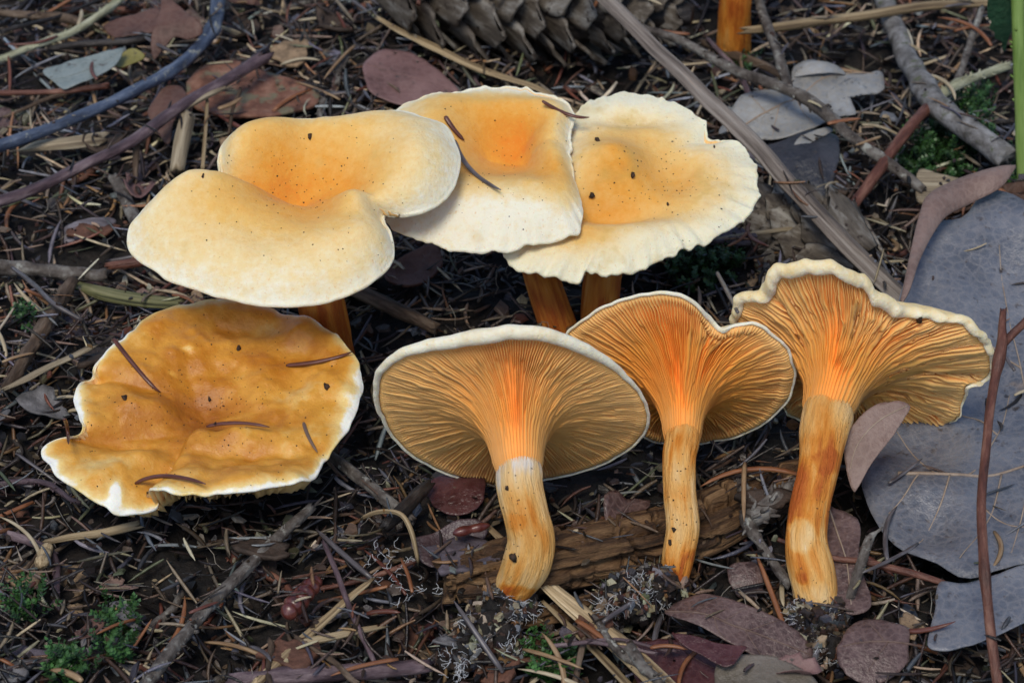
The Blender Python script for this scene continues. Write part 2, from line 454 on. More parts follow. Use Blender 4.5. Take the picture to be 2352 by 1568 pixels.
#@@GROUND
# ------------------------------------------------------------------ ground
def axis(lo, hi, step, far):
    mid = np.arange(lo, hi + 1e-6, step)
    out, d, p = [], step, hi
    while p < far:
        d *= 1.5
        p += d
        out.append(p)
    out2, d, p = [], step, lo
    while p > -far:
        d *= 1.5
        p -= d
        out2.append(p)
    return np.r_[out2[::-1], mid, out]
gxs, gys = axis(-28, 28, 0.26, 2500), axis(-20, 47, 0.26, 2500)
GX, GY = np.meshgrid(gxs, gys, indexing='ij')
GZ = ground(GX, GY) - 0.20 + 0.12 * fbm(xyz(GX, GY) / 0.45, 21, 2)
gv = np.stack([GX, GY, GZ], -1).reshape(-1, 3)
g = obj('ground', gv, grid_faces_np(len(gxs), len(gys))[:, ::-1], M_soil, origin=(0, 0, 0))
props(g, 'dark damp forest soil under the needle litter', 'ground', kind='structure')

def lie(px, py, off=0.0):
    p = at_z(px, py, off)
    for _ in range(3):
        z = float(ground_low(p[0], p[1])) + off
        p = at_z(px, py, z)
    return p

#@@MUSHROOMS
# ------------------------------------------------------------------ mushrooms
BVH = {}
def mushroom(key, label, rim, c0, anchor, U, top, bumps=(), creases=(), lip=((0, .12),), Df=1.4, p_f=2.4, Rs=0.55, n=None,
             stem=(), stem_pig=None, pig=((0, 1), (.5, .5), (1, 0)), pblobs=(), matc=None, ngill=150, gamp=0.16, gpig=((0, 1), (1, 0)), wav=0.03, wavf=14,
             group=None, seed=1, samp=6, cat='mushroom', rsm=7, tpow=1.55, gedge=0.0, stem_blobs=(), stem_ease=1.3, lip_pig=.12, gwav=1.0, noise_top=0.05, stem_noise=0.07):
    matc = matc or M_cap
    U = unit(U)
    n = -U if n is None else unit(n)
    P0 = at_z(*anchor)
    C0 = at_plane(c0[0], c0[1], P0, U)
    pts = []
    for r in rim:
        h = r[2] if len(r) > 2 else 0.0
        pts.append(np.r_[at_plane(r[0], r[1], P0 + U * h, U), 0])
    pts = np.array(pts)[:, :3]
    NT = 360
    base = thing('mushroom', label, cat, at_z(*stem[-1][:3]) * np.array([1, 1, 1]), group)
    X = unit(np.cross((0, 1, 0), U))
    Y = np.cross(U, X)
    def rim_at(N):
        R = resample(catmull(pts, 14, True), N, True)
        a = np.linspace(0, 2 * math.pi, N, endpoint=False)
        k = np.stack([np.cos(a) * wavf / 2.2, np.sin(a) * wavf / 2.2, 0 * a + seed], -1)
        V = R - C0
        E = V - np.outer(V @ U, U)
        E /= np.linalg.norm(E, axis=1)[:, None]
        WV = E * (wav * fbm(k, seed, 2))[:, None] + U * (1.2 * wav * fbm(k + 9.1, seed + 5, 2))[:, None]
        ang = np.degrees(np.arctan2(E @ UPV * 1.0, E @ RIGHT)) % 360
        return R, R - C0, E, ang, WV
    la = np.array(sorted(lip), float)
    def lipw(ang):
        return np.interp(ang, np.r_[la[:, 0] - 360, la[:, 0], la[:, 0] + 360], np.tile(la[:, 1], 3))
    bl = [(at_plane(b[0], b[1], P0, U), b[2], b[3], b[4], math.radians(b[5]) if len(b) > 5 else 0) for b in bumps]
    cr = [(at_plane(*c[0], P0, U), at_plane(*c[1], P0, U), c[2], c[3]) for c in creases]
    tp = prof(top)
    # --- top surface
    R, V, E, ang, WV = rim_at(NT)
    rho = lipw(ang)[:, None] / 2
    RT = V - E * rho + U * rho * 0.9
    rr = np.linspace(0, 1, 64) ** 0.85
    RS = RT.copy()
    for _ in range(3):
        RS = sum(np.roll(RS, k_, 0) for k_ in range(-rsm, rsm + 1)) / (2 * rsm + 1)
    wq = (rr ** 6)[:, None, None]
    Q = C0 + rr[:, None, None] * (RS[None] * (1 - wq) + RT[None] * wq)
    dx = (Q - C0) @ X
    H = np.repeat(tp(rr)[:, None], NT, 1)
    damp = (1 - rr[:, None] ** 8)
    for (c, sx, sy, amp, rot) in bl:
        a, b = (Q - c) @ X, (Q - c) @ Y
        a, b = a * math.cos(rot) + b * math.sin(rot), -a * math.sin(rot) + b * math.cos(rot)
        H += amp * np.exp(-(a / sx) ** 2 - (b / sy) ** 2) * (0.35 + 0.65 * damp)
    for (a, b, wd, amp) in cr:
        ab = b - a
        t = np.clip(((Q - a) @ ab) / np.dot(ab, ab), 0, 1)
        d = np.linalg.norm(Q - a - t[..., None] * ab, axis=-1)
        H += amp * np.exp(-(d / wd) ** 1.3) * (1 - 0.6 * t)
    H += noise_top * fbm(Q / 0.9, seed, 3) * np.minimum(1, (1 - rr[:, None]) * 6 + .15)
    T = Q + U * H[..., None] + WV[None] * (rr ** 9)[:, None, None]
    HT = (T - C0) @ U
    pg = np.repeat(prof(pig)(rr)[:, None], NT, 1)
    for (bx, by, s1, s2, amp) in pblobs:
        c = at_plane(bx, by, P0, U)
        pg = pg + amp * np.exp(-(((Q - c) @ X) / s1) ** 2 - (((Q - c) @ Y) / s2) ** 2)
    pg = pg + 0.05 * fbm(Q / 1.2, seed + 3)
    # --- rolled margin
    ph = np.radians(np.linspace(75, -165, 11))
    roll = (C0 + V + WV - E * rho)[None] + E[None] * (np.cos(ph)[:, None, None] * rho) + U * (np.sin(ph)[:, None, None] * rho * 0.9)
    edge = np.repeat(np.clip(pg[-1:], -0.1, lip_pig), 11, 0) * np.linspace(1, 0, 11)[:, None]
    allv = np.concatenate([T, roll])
    allp = np.concatenate([pg, edge])
    Fc = grid_faces_np(len(allv), NT, True)
    capo = obj('cap', allv.reshape(-1, 3), Fc, matc, base, pig=np.clip(allp, 0, 1).ravel())
    if key:
        BVH[key] = BVHTree.FromPolygons([tuple(v) for v in allv.reshape(-1, 3)], Fc.tolist())
    # --- gills
    N = ngill * samp
    R, V, E, ang, WV = rim_at(N)
    lw = lipw(ang)[:, None]
    UV_ = V + WV * 0.8 - E * lw * 0.9 + U * 0.02
    K = 52
    q = np.linspace(0, 1, K)
    gi = np.arange(N) // samp
    phs = (np.arange(N) % samp) / samp
    bl_ = np.where(phs < 1e-6, 1.0, np.where((phs < 0.2) | (phs > 0.8), 0.72, np.where((phs < 0.4) | (phs > 0.6), 0.12, 0.0)))
    grn = np.random.default_rng(seed + 50)
    start = np.where(np.arange(ngill) % 2 == 0, 0.0, grn.uniform(0.25, 0.8, ngill))
    start = np.where(np.arange(ngill) % 4 == 2, grn.uniform(0.0, 0.22, ngill), start)
    start = np.where(np.arange(ngill) % 4 == 0, grn.uniform(-0.14, 0.03, ngill), start)
    tall = grn.uniform(0.75, 1.15, ngill)
    # the gills waver sideways: slide each sample along the rim direction
    a0 = np.linspace(0, 2 * math.pi, N, endpoint=False)
    sl_ = gwav * 0.9 * samp * fbm(np.stack([np.repeat(q[:, None], N, 1) * 4, np.cos(a0)[None] * 4 + 0 * q[:, None], np.sin(a0)[None] * 4 + 0 * q[:, None]], -1), seed + 70, 3)
    idx = np.arange(N)[None] + sl_
    def samp_at(A):
        i0 = np.floor(idx).astype(int)
        f = (idx - i0)[..., None]
        return A[i0 % N] * (1 - f) + A[(i0 + 1) % N] * f
    t = q ** tpow
    Bq = C0 + Rs * 0.96 * samp_at(E) * (1 - t)[:, None, None] + samp_at(UV_) * t[:, None, None] + n * (Df * (1 - q) ** p_f)[:, None, None]
    ri = np.clip(np.searchsorted(rr, np.clip(t * 0.97, 0, 1)), 0, len(rr) - 1)
    si = (np.floor(idx * NT / N).astype(int)) % NT
    HM = HT.copy()
    for k_ in range(-6, 7, 2):
        HM = np.minimum(HM, np.roll(HT, k_, 1))
    HM = np.minimum(HM, np.minimum(np.vstack([HT[2:], HT[-2:]]), np.vstack([HT[:2], HT[:-2]])))
    over = np.maximum(0, (Bq - C0) @ U - (HM[ri[:, None], si] - 0.16 - gamp * 0.3))
    over[-3:] *= np.array([0.66, 0.33, 0])[:, None]
    Bq = Bq - U * over[..., None]
    # the gills run on down the stem and sink into it
    ext = np.linspace(1, 0, 8)[:-1]
    cN = C0 + n * Df
    Bq = np.concatenate([cN + (Bq[:1] - cN) * (1 - .26 * ext ** 1.5)[:, None, None] + n * (.6 * ext)[:, None, None], Bq])
    q = np.concatenate([-.06 * ext, q])
    K += len(ext)
    du = np.gradient(Bq, axis=0)
    dv = np.roll(Bq, -1, 1) - np.roll(Bq, 1, 1)
    Nn = np.cross(du, dv)
    Nn /= np.linalg.norm(Nn, axis=-1)[..., None] + 1e-12
    if (Nn[K // 2] @ n).mean() < 0:
        Nn = -Nn
    amp = gamp * np.interp(q, [-.06, 0, .05, .25, .8, .95, 1], [.25, 0.30, .42, .75, 1, .5, 0])
    edgeamp = gamp * np.interp(q, [0, .7, .95, 1], [0, 0, .5, 1]) if gedge else 0 * q
    on = np.clip((q[:, None] - start[gi][None]) / 0.08 + (start[gi] < 0.01), 0, 1)
    emask = np.clip((ang - 232) / 10, 0, 1) * np.clip((328 - ang) / 10, 0, 1) * gedge
    amp = (amp[:, None] + edgeamp[:, None] * emask[None]) * on * tall[gi][None] * (1 + 0.25 * fbm(np.stack([np.repeat(q[:, None], N, 1) * 7, np.repeat(gi[None], K, 0) * 1.7, 0 * on], -1), seed + 8, 2))
    Gv = Bq + Nn * (amp * bl_[None])[..., None]
    gp = np.repeat(prof(gpig)(q)[:, None], N, 1)
    go = obj('gills', Gv.reshape(-1, 3), grid_faces_np(K, N, True)[:, ::-1], M_gill, base, pig=gp.ravel())
    props(go, kind='stuff')
    # --- stem
    pth = [np.r_[C0 + n * (Df * 0.8), Rs * 0.60], np.r_[C0 + n * (Df + .05), Rs * 0.80], np.r_[C0 + n * (Df + .4), Rs * 0.93]]
    S1 = pth[-1][:3]
    d_ = S1 - CAM
    q0 = np.array([1176 + (d_ @ RIGHT) / (d_ @ FWD) / TH * 1176, 784 - (d_ @ UPV) / (d_ @ FWD) / TH * 1176])
    sp_ = [x_ for x_ in stem if x_[1] > q0[1] + 25]
    cum = np.cumsum([np.hypot(*(np.array(b_[:2]) - np.array(a_[:2]))) for a_, b_ in zip([q0] + sp_[:-1], sp_)])
    for x_, f_ in zip(sp_, cum / cum[-1]):
        pth.append(np.r_[at_z(x_[0], x_[1], S1[2] + (sp_[-1][2] - S1[2]) * f_ ** stem_ease), x_[3]])
    sp = resample(catmull(np.array(pth), 16, False), 90)
    Vs, Fs, Gs = tube(sp[:, :3], sp[:, 3], 48, amp=stem_noise, freq=(0.8, 1.2), seed=seed)
    u = np.linspace(0, 1, 90)
    spg = prof(stem_pig or ((0, .35), (.15, .3), (.6, .5), (1, .6)))(u)
    spg = np.r_[np.repeat(spg, 48), spg[0], spg[-1]] + 0.18 * fbm(Vs / 0.8, seed + 4, 2)
    spg = spg + 0.22 * fbm(Gs / np.array([Rs * 1.6, Rs * .22, Rs * .22]) + seed, seed + 6, 2)
    tree = BVHTree.FromPolygons([tuple(v) for v in Vs], Fs)
    for (bx, by, br, ba) in stem_blobs:
        h_ = tree.ray_cast(Vector(CAM), Vector(ray(bx, by)))[0]
        if h_ is not None:
            d_ = np.linalg.norm(Vs - np.array(h_), axis=1) + .12 * fbm(Vs / .25, seed + 9, 2)
            spg = spg + ba * np.clip((br - d_) / .1, 0, 1)
    obj('stem', Vs, Fs, M_stem, base, gc=Gs, pig=np.clip(spg, 0, 1))
    if key:
        BVH[key + '_stem'] = tree
    return base, C0, sp

def tilt(front, right=0.0):
    a, b = math.radians(front), math.radians(right)
    return unit((math.sin(b), -math.sin(a), math.cos(a)))
GRP = 'mushrooms picked and standing on the forest floor'
# A, the two-lobed cream cap
mA, _, _ = mushroom('A', 'large cream mushroom with a folded two-lobed cap overhanging the ochre cap',
    [(503, 402, -.35), (500, 366, -.1), (512, 328, -.1), (548, 298, -.15), (605, 281, -.15), (680, 275, -.15), (760, 272, -.15), (850, 262, -.15), (910, 256, -.1), (962, 266), (1012, 283), (1043, 315), (1056, 365), (1050, 420, -.1),
     (1024, 460, -.2), (985, 484, -.2), (940, 498, -.25), (903, 496, -.35), (885, 497, -.5), (884, 512, -.4), (900, 535, -.3), (908, 575, -.3), (898, 612, -.3), (870, 642, -.3), (830, 666, -.3), (780, 686, -.3), (730, 699, -.3), (670, 705, -.3),
     (600, 702, -.3), (530, 690, -.3), (450, 667, -.3), (380, 637, -.3), (328, 605, -.3), (296, 573, -.3), (293, 540, -.2), (310, 502, 0), (345, 462, .15), (400, 425, .2), (450, 410, .1), (485, 410, -.2)],
    (700, 425), (700, 425, 5.6), tilt(14), ((0, -.60), (.2, -.42), (.45, .08), (.7, .42), (.88, .34), (1, 0)),
    bumps=[(550, 475, 2.0, 1.0, .62), (590, 330, 1.1, .7, .30), (700, 330, .5, .9, -.22), (950, 390, 1.0, 1.0, .42), (800, 560, 1.3, .8, .32), (815, 465, .5, .6, .35)],
    creases=[((500, 405), (690, 422), .40, -1.1), ((880, 485), (770, 388), .42, -.60)],
    lip=((0, .16), (180, .16)), Df=1.9, Rs=.62, n=(0.05, -.05, -1), stem=[(742, 720, 1.6, .60), (765, 860, -.2, .66)], stem_pig=((0, .7), (.5, .85), (1, .8)),  # stem pigment deepened to paint in the shade under the cap
    pig=((0, .70), (.25, .62), (.45, .48), (.62, .34), (.78, .22), (.92, .12), (1, .02)),
    pblobs=[(610, 385, .9, .5, .20), (640, 320, 1.2, .8, .28), (840, 300, 1.6, .6, .12), (560, 420, 1.0, .3, .18), (790, 420, .7, .7, .12), (600, 620, 2.2, 1.0, -.05)], ngill=130, samp=4, seed=3, wav=.035, wavf=16, group=None)
# B
mB, _, _ = mushroom('B', 'cream mushroom with a pale front skirt and orange dip, between two overlapping caps',
    [(905, 262), (930, 240), (962, 228), (1002, 216), (1050, 212), (1100, 204), (1160, 200), (1220, 206), (1270, 220), (1302, 237), (1322, 262), (1314, 300, -.1), (1312, 340, -.1), (1318, 400, -.1), (1330, 445, -.1), (1338, 490, -.15), (1336, 520, -.15),
     (1318, 540, -.15), (1270, 553, -.15), (1212, 566, -.15), (1150, 579, -.15), (1100, 580, -.15), (1040, 575, -.15), (990, 561, -.15), (940, 544, -.15), (900, 522, -.15), (880, 480, -.1), (872, 400, -.1), (880, 320, 0)],
    (1180, 318), (1180, 318, 4.9), tilt(10, -2), ((0, -.60), (.2, -.42), (.42, .12), (.62, .40), (.82, .34), (1, 0)),
    bumps=[(1120, 470, 2.0, .9, .32), (1180, 225, 1.8, .5, -.25), (1010, 300, .8, .8, .2)], creases=[((1120, 330), (1280, 340), .3, -.18)],
    lip=((0, .13), (90, .09), (270, .15)), Df=1.8, Rs=.45, n=(.1, .05, -1), stem=[(1262, 690, 1.4, .48), (1305, 800, -.2, .42)], stem_pig=((0, .8), (.5, .9), (1, .9)),  # dark stem pigment carries painted shade from the cap above
    pig=((0, .68), (.2, .64), (.4, .56), (.6, .46), (.78, .28), (.92, .10), (1, 0)),
    pblobs=[(1130, 250, 2.6, .8, .12), (1110, 520, 2.4, .9, -.34), (1130, 410, 2.2, .6, .10), (1300, 420, .5, 1.2, .22), (1190, 310, .7, .5, .18), (1250, 205, 1.6, .3, -.2)], matc=M_cap, ngill=120, samp=4, seed=5, wav=.05, wavf=26)
# C
mC, _, _ = mushroom('C', 'broad yellowish cream mushroom with a frilled white margin and orange boss',
    [(1318, 280), (1325, 255), (1345, 236), (1375, 222), (1430, 214), (1500, 221), (1560, 240), (1600, 268), (1622, 292), (1632, 320, -.1), (1660, 320), (1700, 333), (1730, 367), (1744, 420), (1745, 452), (1725, 490),
     (1690, 522), (1640, 547), (1610, 562), (1560, 581), (1520, 599), (1490, 613), (1440, 627), (1390, 634, -.05), (1360, 630, -.05), (1345, 622, .05), (1332, 648, 0), (1310, 651, -.05), (1276, 637, .1), (1250, 640, -.05), (1228, 626, .08), (1193, 620, -.05), (1170, 602), (1155, 583),
     (1170, 555), (1215, 510), (1250, 440), (1280, 360), (1300, 310)],
    (1425, 420), (1425, 420, 4.1), tilt(12, 2), ((0, -.05), (.2, .0), (.4, .12), (.6, .22), (.8, .18), (1, 0)),
    bumps=[(1410, 395, .85, .80, .85), (1410, 492, 1.5, .45, -.5), (1545, 400, .7, .8, -.25), (1440, 285, 1.3, .4, -.28), (1480, 560, 1.8, .6, .12)], creases=[((1632, 320), (1560, 340), .25, -.2)],
    lip=((0, .12), (90, .10), (270, .17)), Df=1.6, Rs=.48, n=(-.12, .05, -1), stem=[(1380, 660, 1.2, .50), (1372, 790, -.2, .50)], stem_pig=((0, .8), (.5, .9), (1, .9)),  # stem coloured darker, with the shade beneath the cap put into the pigment
    pig=((0, .80), (.2, .74), (.4, .62), (.6, .46), (.78, .28), (.9, .10), (1, 0)),
    pblobs=[(1460, 250, 2.0, .5, -.10), (1380, 500, 1.6, .5, .15), (1350, 560, .7, .5, .2), (1560, 430, 1.0, .8, .12), (1500, 570, 1.8, .5, -.12)], matc=M_cap_yellow, ngill=130, samp=4, seed=8, wav=.075, wavf=34)  # orange blob beside the middle cap's rim is painted shade from it
# D, the ragged ochre cap
mD, _, _ = mushroom('D', 'ragged wavy ochre mushroom with a torn white margin, low over the litter',
    [(325, 735), (375, 710), (430, 697), (490, 690), (560, 688), (620, 702), (660, 725, -.1), (700, 732), (725, 742, .1), (770, 765, .1), (805, 802, .1), (828, 850, .05), (836, 890), (820, 942), (790, 1002), (748, 1060), (722, 1098, .35),
     (690, 1106, .55), (620, 1118, .6), (540, 1130, .6), (470, 1136, .6), (400, 1136, .55), (345, 1128, .35), (352, 1150, -.25), (362, 1168, -.35), (325, 1180, -.3), (272, 1180, -.2), (240, 1166, -.1), (200, 1141), (150, 1110), (108, 1070), (94, 1035, .05), (118, 1013, .1), (160, 1006, .1),
     (184, 998, .1), (184, 975, .1), (175, 940, .1), (172, 908, .1), (186, 882), (211, 868, -.15), (214, 850, .1), (228, 828, .15), (245, 806, .15), (272, 785, .15), (303, 757, .1)],
    (470, 925), (470, 925, 2.1), tilt(8, 2), ((0, -.62), (.15, -.5), (.35, -.22), (.6, -.04), (.8, .06), (.93, .08), (1, 0)),
    bumps=[(330, 930, .8, .5, .28), (600, 1000, 1.4, .35, .22), (560, 750, 1.2, .35, -.28), (700, 800, .7, .4, -.3), (430, 1050, 1.5, .3, .22), (300, 1010, 1.2, .22, -.22), (560, 1045, 1.4, .2, -.18), (250, 1080, .6, .3, .15), (540, 1062, 1.9, .5, -.34)],
    creases=[((212, 862), (370, 890), .22, -.30), ((180, 1000), (420, 975), .22, -.28), ((348, 1140), (440, 1060), .25, -.25)],
    lip=((0, .10), (90, .07), (270, .11)), Df=1.1, Rs=.6, n=(.05, .1, -1), stem=[(480, 1080, .3, .6), (490, 1110, -.3, .65)],
    pig=((0, .95), (.15, .8), (.35, .62), (.6, .55), (.8, .52), (.92, .42), (.965, .25), (1, .02)),
    pblobs=[(450, 920, 1.0, .6, .22), (330, 960, 1.5, .3, .14), (660, 900, 1.0, .8, -.12), (560, 700, 1.4, .5, .15), (250, 1080, .5, .6, -.25), (265, 1140, .15, .45, -.6), (432, 803, .22, .07, -.34), (395, 853, .10, .05, -.3), (800, 950, .3, 1.2, -.15), (600, 990, 1.0, .3, -.15), (520, 930, .5, .12, -.25)],
    matc=M_cap_ochre, ngill=150, samp=5, gamp=.30, gedge=.4, seed=12, wav=.05, wavf=20, noise_top=.16)
# E
nE = unit((0.0, -.934, -.358))
mE, cE, sE = mushroom('E', 'uprooted mushroom with a broad oval of tan gills and a thick curved stem',
    [(857, 880), (862, 855), (882, 830), (920, 806), (990, 786), (1050, 771), (1100, 760), (1170, 753), (1240, 754), (1290, 766), (1340, 786), (1390, 816), (1430, 851), (1465, 891), (1488, 930), (1493, 960), (1481, 1000),
     (1450, 1031), (1400, 1060), (1340, 1084), (1280, 1099), (1230, 1108), (1180, 1114), (1130, 1114), (1080, 1105), (1000, 1080), (950, 1052), (902, 1010), (878, 970), (874, 958), (864, 940), (858, 910)],
    (1180, 897), (1150, 1114, .35), -nE, ((0, .75), (.4, .65), (.75, .42), (.92, .16), (1, 0)),
    lip=((0, .10), (30, .30), (60, .36), (90, .38), (120, .40), (150, .34), (175, .16), (200, .09), (270, .07), (330, .07)), Df=1.85, p_f=2.1, tpow=1.95, Rs=.575, n=unit((0.05, -.934, -.358)),
    stem=[(1193, 1118, 3.15, .54), (1208, 1180, 2.75, .53), (1220, 1240, 2.2, .56), (1207, 1300, 1.5, .58), (1168, 1365, .7, .42)],
    stem_pig=((0, .5), (.10, .42), (.15, .14), (.24, .08), (.32, .38), (.5, .52), (.65, .48), (.8, .32), (.92, .5), (1, .9)),
    stem_blobs=[(1110, 1345, .4, .4), (1190, 1370, .5, .35), (1240, 1350, .25, .3), (1180, 1200, .35, .12)], pig=((0, .3), (.8, .15), (1, 0)), ngill=256, gamp=.17, gpig=((0, .5), (.25, .62), (.45, .55), (.7, .42), (1, .25)), seed=21, wav=.025, gwav=.75)
# F
nF = unit((-.02, -.97, -.236))
mF, cF, sF = mushroom('F', 'uprooted mushroom with vivid orange gills, its cap tucked between two other gilled caps',
    [(1300, 768), (1330, 738), (1380, 703), (1440, 681), (1500, 670), (1560, 677), (1602, 698), (1640, 736), (1662, 752, -.1), (1692, 744), (1740, 743), (1782, 770), (1812, 802), (1829, 850), (1826, 890), (1805, 930), (1760, 972), (1700, 1001),
     (1640, 1018), (1590, 1020), (1540, 1020), (1490, 1012), (1440, 980), (1390, 920), (1340, 850), (1310, 800)],
    (1568, 835), (1620, 1020, .55), -nF, ((0, .6), (.4, .55), (.75, .35), (.92, .14), (1, 0)),
    creases=[((1664, 752), (1600, 850), .3, -.2)],
    lip=((0, .07), (30, .10), (60, .16), (90, .12), (120, .09), (170, .07), (270, .05)), Df=1.9, p_f=1.9, tpow=1.9, Rs=.45, n=unit((-.04, -.97, -.30)),
    stem=[(1560, 1060, 2.3, .385), (1562, 1140, 1.8, .375), (1568, 1215, 1.35, .39), (1556, 1285, .95, .37), (1548, 1350, .55, .28)],
    stem_pig=((0, .5), (.2, .5), (.4, .56), (.7, .5), (1, .85)),
    stem_blobs=[(1545, 1340, .4, .4), (1585, 1270, .2, .25), (1565, 1130, .3, .12)], pig=((0, .3), (.8, .15), (1, 0)), ngill=205, gamp=.18, gpig=((0, .6), (.3, .85), (.6, .72), (.85, .5), (1, .2)), seed=31, wav=.03, gwav=.75)
# G
nG = unit((-.10, -.95, -.30))
mG, cG, sG = mushroom('G', 'uprooted mushroom with lumpy rolled cream margin and stout burnt-orange stem',
    [(1678, 735), (1684, 705), (1705, 682), (1735, 672), (1748, 650, .1), (1775, 618), (1835, 602), (1880, 597), (1930, 607), (1980, 637), (2030, 682), (2080, 708), (2120, 715), (2180, 727), (2240, 743), (2278, 790), (2287, 830), (2274, 872, .15),
     (2230, 884, -.1), (2215, 930), (2180, 975), (2130, 994), (2080, 1000), (2000, 990), (1920, 985), (1850, 968), (1815, 948), (1790, 900), (1740, 830), (1695, 775)],
    (1950, 785), (2100, 1000, .25), -nG, ((0, .7), (.4, .65), (.75, .45), (.92, .2), (1, 0)),
    lip=((0, .22), (20, .34), (50, .40), (90, .38), (120, .40), (150, .42), (170, .2), (220, .06), (270, .05), (330, .05)), Df=1.85, p_f=1.8, tpow=1.9, Rs=.64, n=unit((-.30, -.93, -.30)),
    stem=[(1893, 985, 2.75, .58), (1880, 1080, 2.15, .50), (1860, 1170, 1.55, .48), (1852, 1250, 1.15, .51), (1866, 1320, .85, .56), (1880, 1400, .45, .50)],
    stem_pig=((0, .48), (.2, .52), (.35, .78), (.55, .95), (.72, .72), (.85, .5), (1, .3)),
    stem_blobs=[(1843, 1225, .42, -.30), (1905, 1060, .4, .25), (1880, 1380, .5, -.12), (1845, 1330, .2, .3)], pig=((0, .3), (.8, .28), (1, .2)), ngill=215, gamp=.22, gpig=((0, .6), (.3, .68), (.6, .5), (.85, .3), (1, .2)), seed=41, wav=.085, wavf=20, lip_pig=.4, gwav=.9)
# the one standing behind: only its stem is in the picture
mH, _, _ = mushroom(None, 'tall mushroom behind the litter, only its plain orange stem in view',
    [(1500, -330), (1560, -420), (1690, -450), (1820, -420), (1880, -330), (1830, -250), (1690, -220), (1550, -250)],
    (1690, -330), (1690, -330, 6.2), tilt(4), ((0, -.3), (.3, -.1), (.6, .25), (.85, .2), (1, 0)), lip=((0, .14),), Df=1.5, Rs=.55, n=(0, 0, -1),
    stem=[(1690, -60, 2.6, .5), (1686, 60, .9, .52), (1684, 130, -.2, .55)], stem_pig=((0, .6), (.5, .72), (1, .8)), ngill=90, samp=4, seed=51)
#@@DETAIL
# ------------------------------------------------------------------ fine litter: what nobody could count
def scatter_xy(n, x0=-22, x1=22, y0=-18, y1=34):
    return rng.uniform(x0, x1, n), rng.uniform(y0, y1, n)
PAL = np.array([(0.016, 0.012, 0.011), (0.04, 0.026, 0.02), (0.075, 0.048, 0.036), (0.16, 0.115, 0.08), (0.38, 0.30, 0.20), (0.075, 0.078, 0.095), (0.19, 0.20, 0.225), (0.14, 0.058, 0.035), (0.52, 0.46, 0.34), (0.05, 0.038, 0.042), (0.10, 0.105, 0.06), (0.24, 0.13, 0.06)])
PALW = np.array([.20, .17, .14, .12, .07, .10, .06, .05, .035, .07, .03, .04]); PALW = PALW / PALW.sum()
def pick_col(n, dark=1.0):
    c = PAL[rng.choice(len(PAL), n, p=PALW)] * rng.uniform(0.7, 1.3, (n, 1)) * rng.uniform(0.9, 1.1, (n, 3))
    return c * dark
def needles_geo(x, y, z, L, wd, yaw, pit, bend):
    n = len(x)
    K = 5
    t = np.linspace(-0.5, 0.5, K)[None]
    th = yaw[:, None] + bend[:, None] * t
    sx = np.cumsum(np.cos(th), 1) / K; sy = np.cumsum(np.sin(th), 1) / K
    sx -= sx[:, 2:3]; sy -= sy[:, 2:3]
    px = x[:, None] + L[:, None] * sx
    py = y[:, None] + L[:, None] * sy
    pz = z[:, None] + L[:, None] * t * np.sin(pit)[:, None]
    tap = np.array([0.55, 1, 1, 0.85, 0.15])[None]
    nx, ny = -np.sin(th), np.cos(th)
    W = wd[:, None] * tap / 2
    ring = []
    for (a, b) in ((1, 0), (0, 0.75), (-1, 0), (0, -0.75)):
        ring.append(np.stack([px + nx * W * a, py + ny * W * a, pz + W * b], -1))
    V = np.stack(ring, 2)                      # n K 4 3
    base = (np.arange(n) * K * 4)[:, None, None]
    i = np.arange(K - 1)[None, :, None] * 4
    j = np.arange(4)[None, None]
    k = (j + 1) % 4
    F = np.stack(np.broadcast_arrays(base + i + j, base + i + k, base + i + 4 + k, base + i + 4 + j), -1).reshape(-1, 4)
    return V.reshape(-1, 3), F, K * 4
def needle_layer(name, label, n, zoff, dark, area=None, seedcat='needles'):
    x, y = scatter_xy(n, *(area or ()))
    L = rng.uniform(0.7, 1.9, n); wd = rng.uniform(0.07, 0.14, n)
    z = ground(x, y) + rng.uniform(zoff[0], zoff[1], n)
    V, F, m = needles_geo(x, y, z, L, wd, rng.uniform(0, 2 * math.pi, n), rng.normal(0, 0.28, n), rng.normal(0, 0.5, n))
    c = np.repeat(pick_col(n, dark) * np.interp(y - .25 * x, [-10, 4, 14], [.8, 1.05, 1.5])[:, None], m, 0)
    o = obj(name, V, F, M_col, origin=(0, 0, 0), col=c)
    return props(o, label, seedcat, kind='stuff')
needle_layer('needle_litter', 'deep layer of dead brown spruce needles covering the soil', 22000, (-0.05, 0.42), 1.0, (-27, 27, -18, 46))
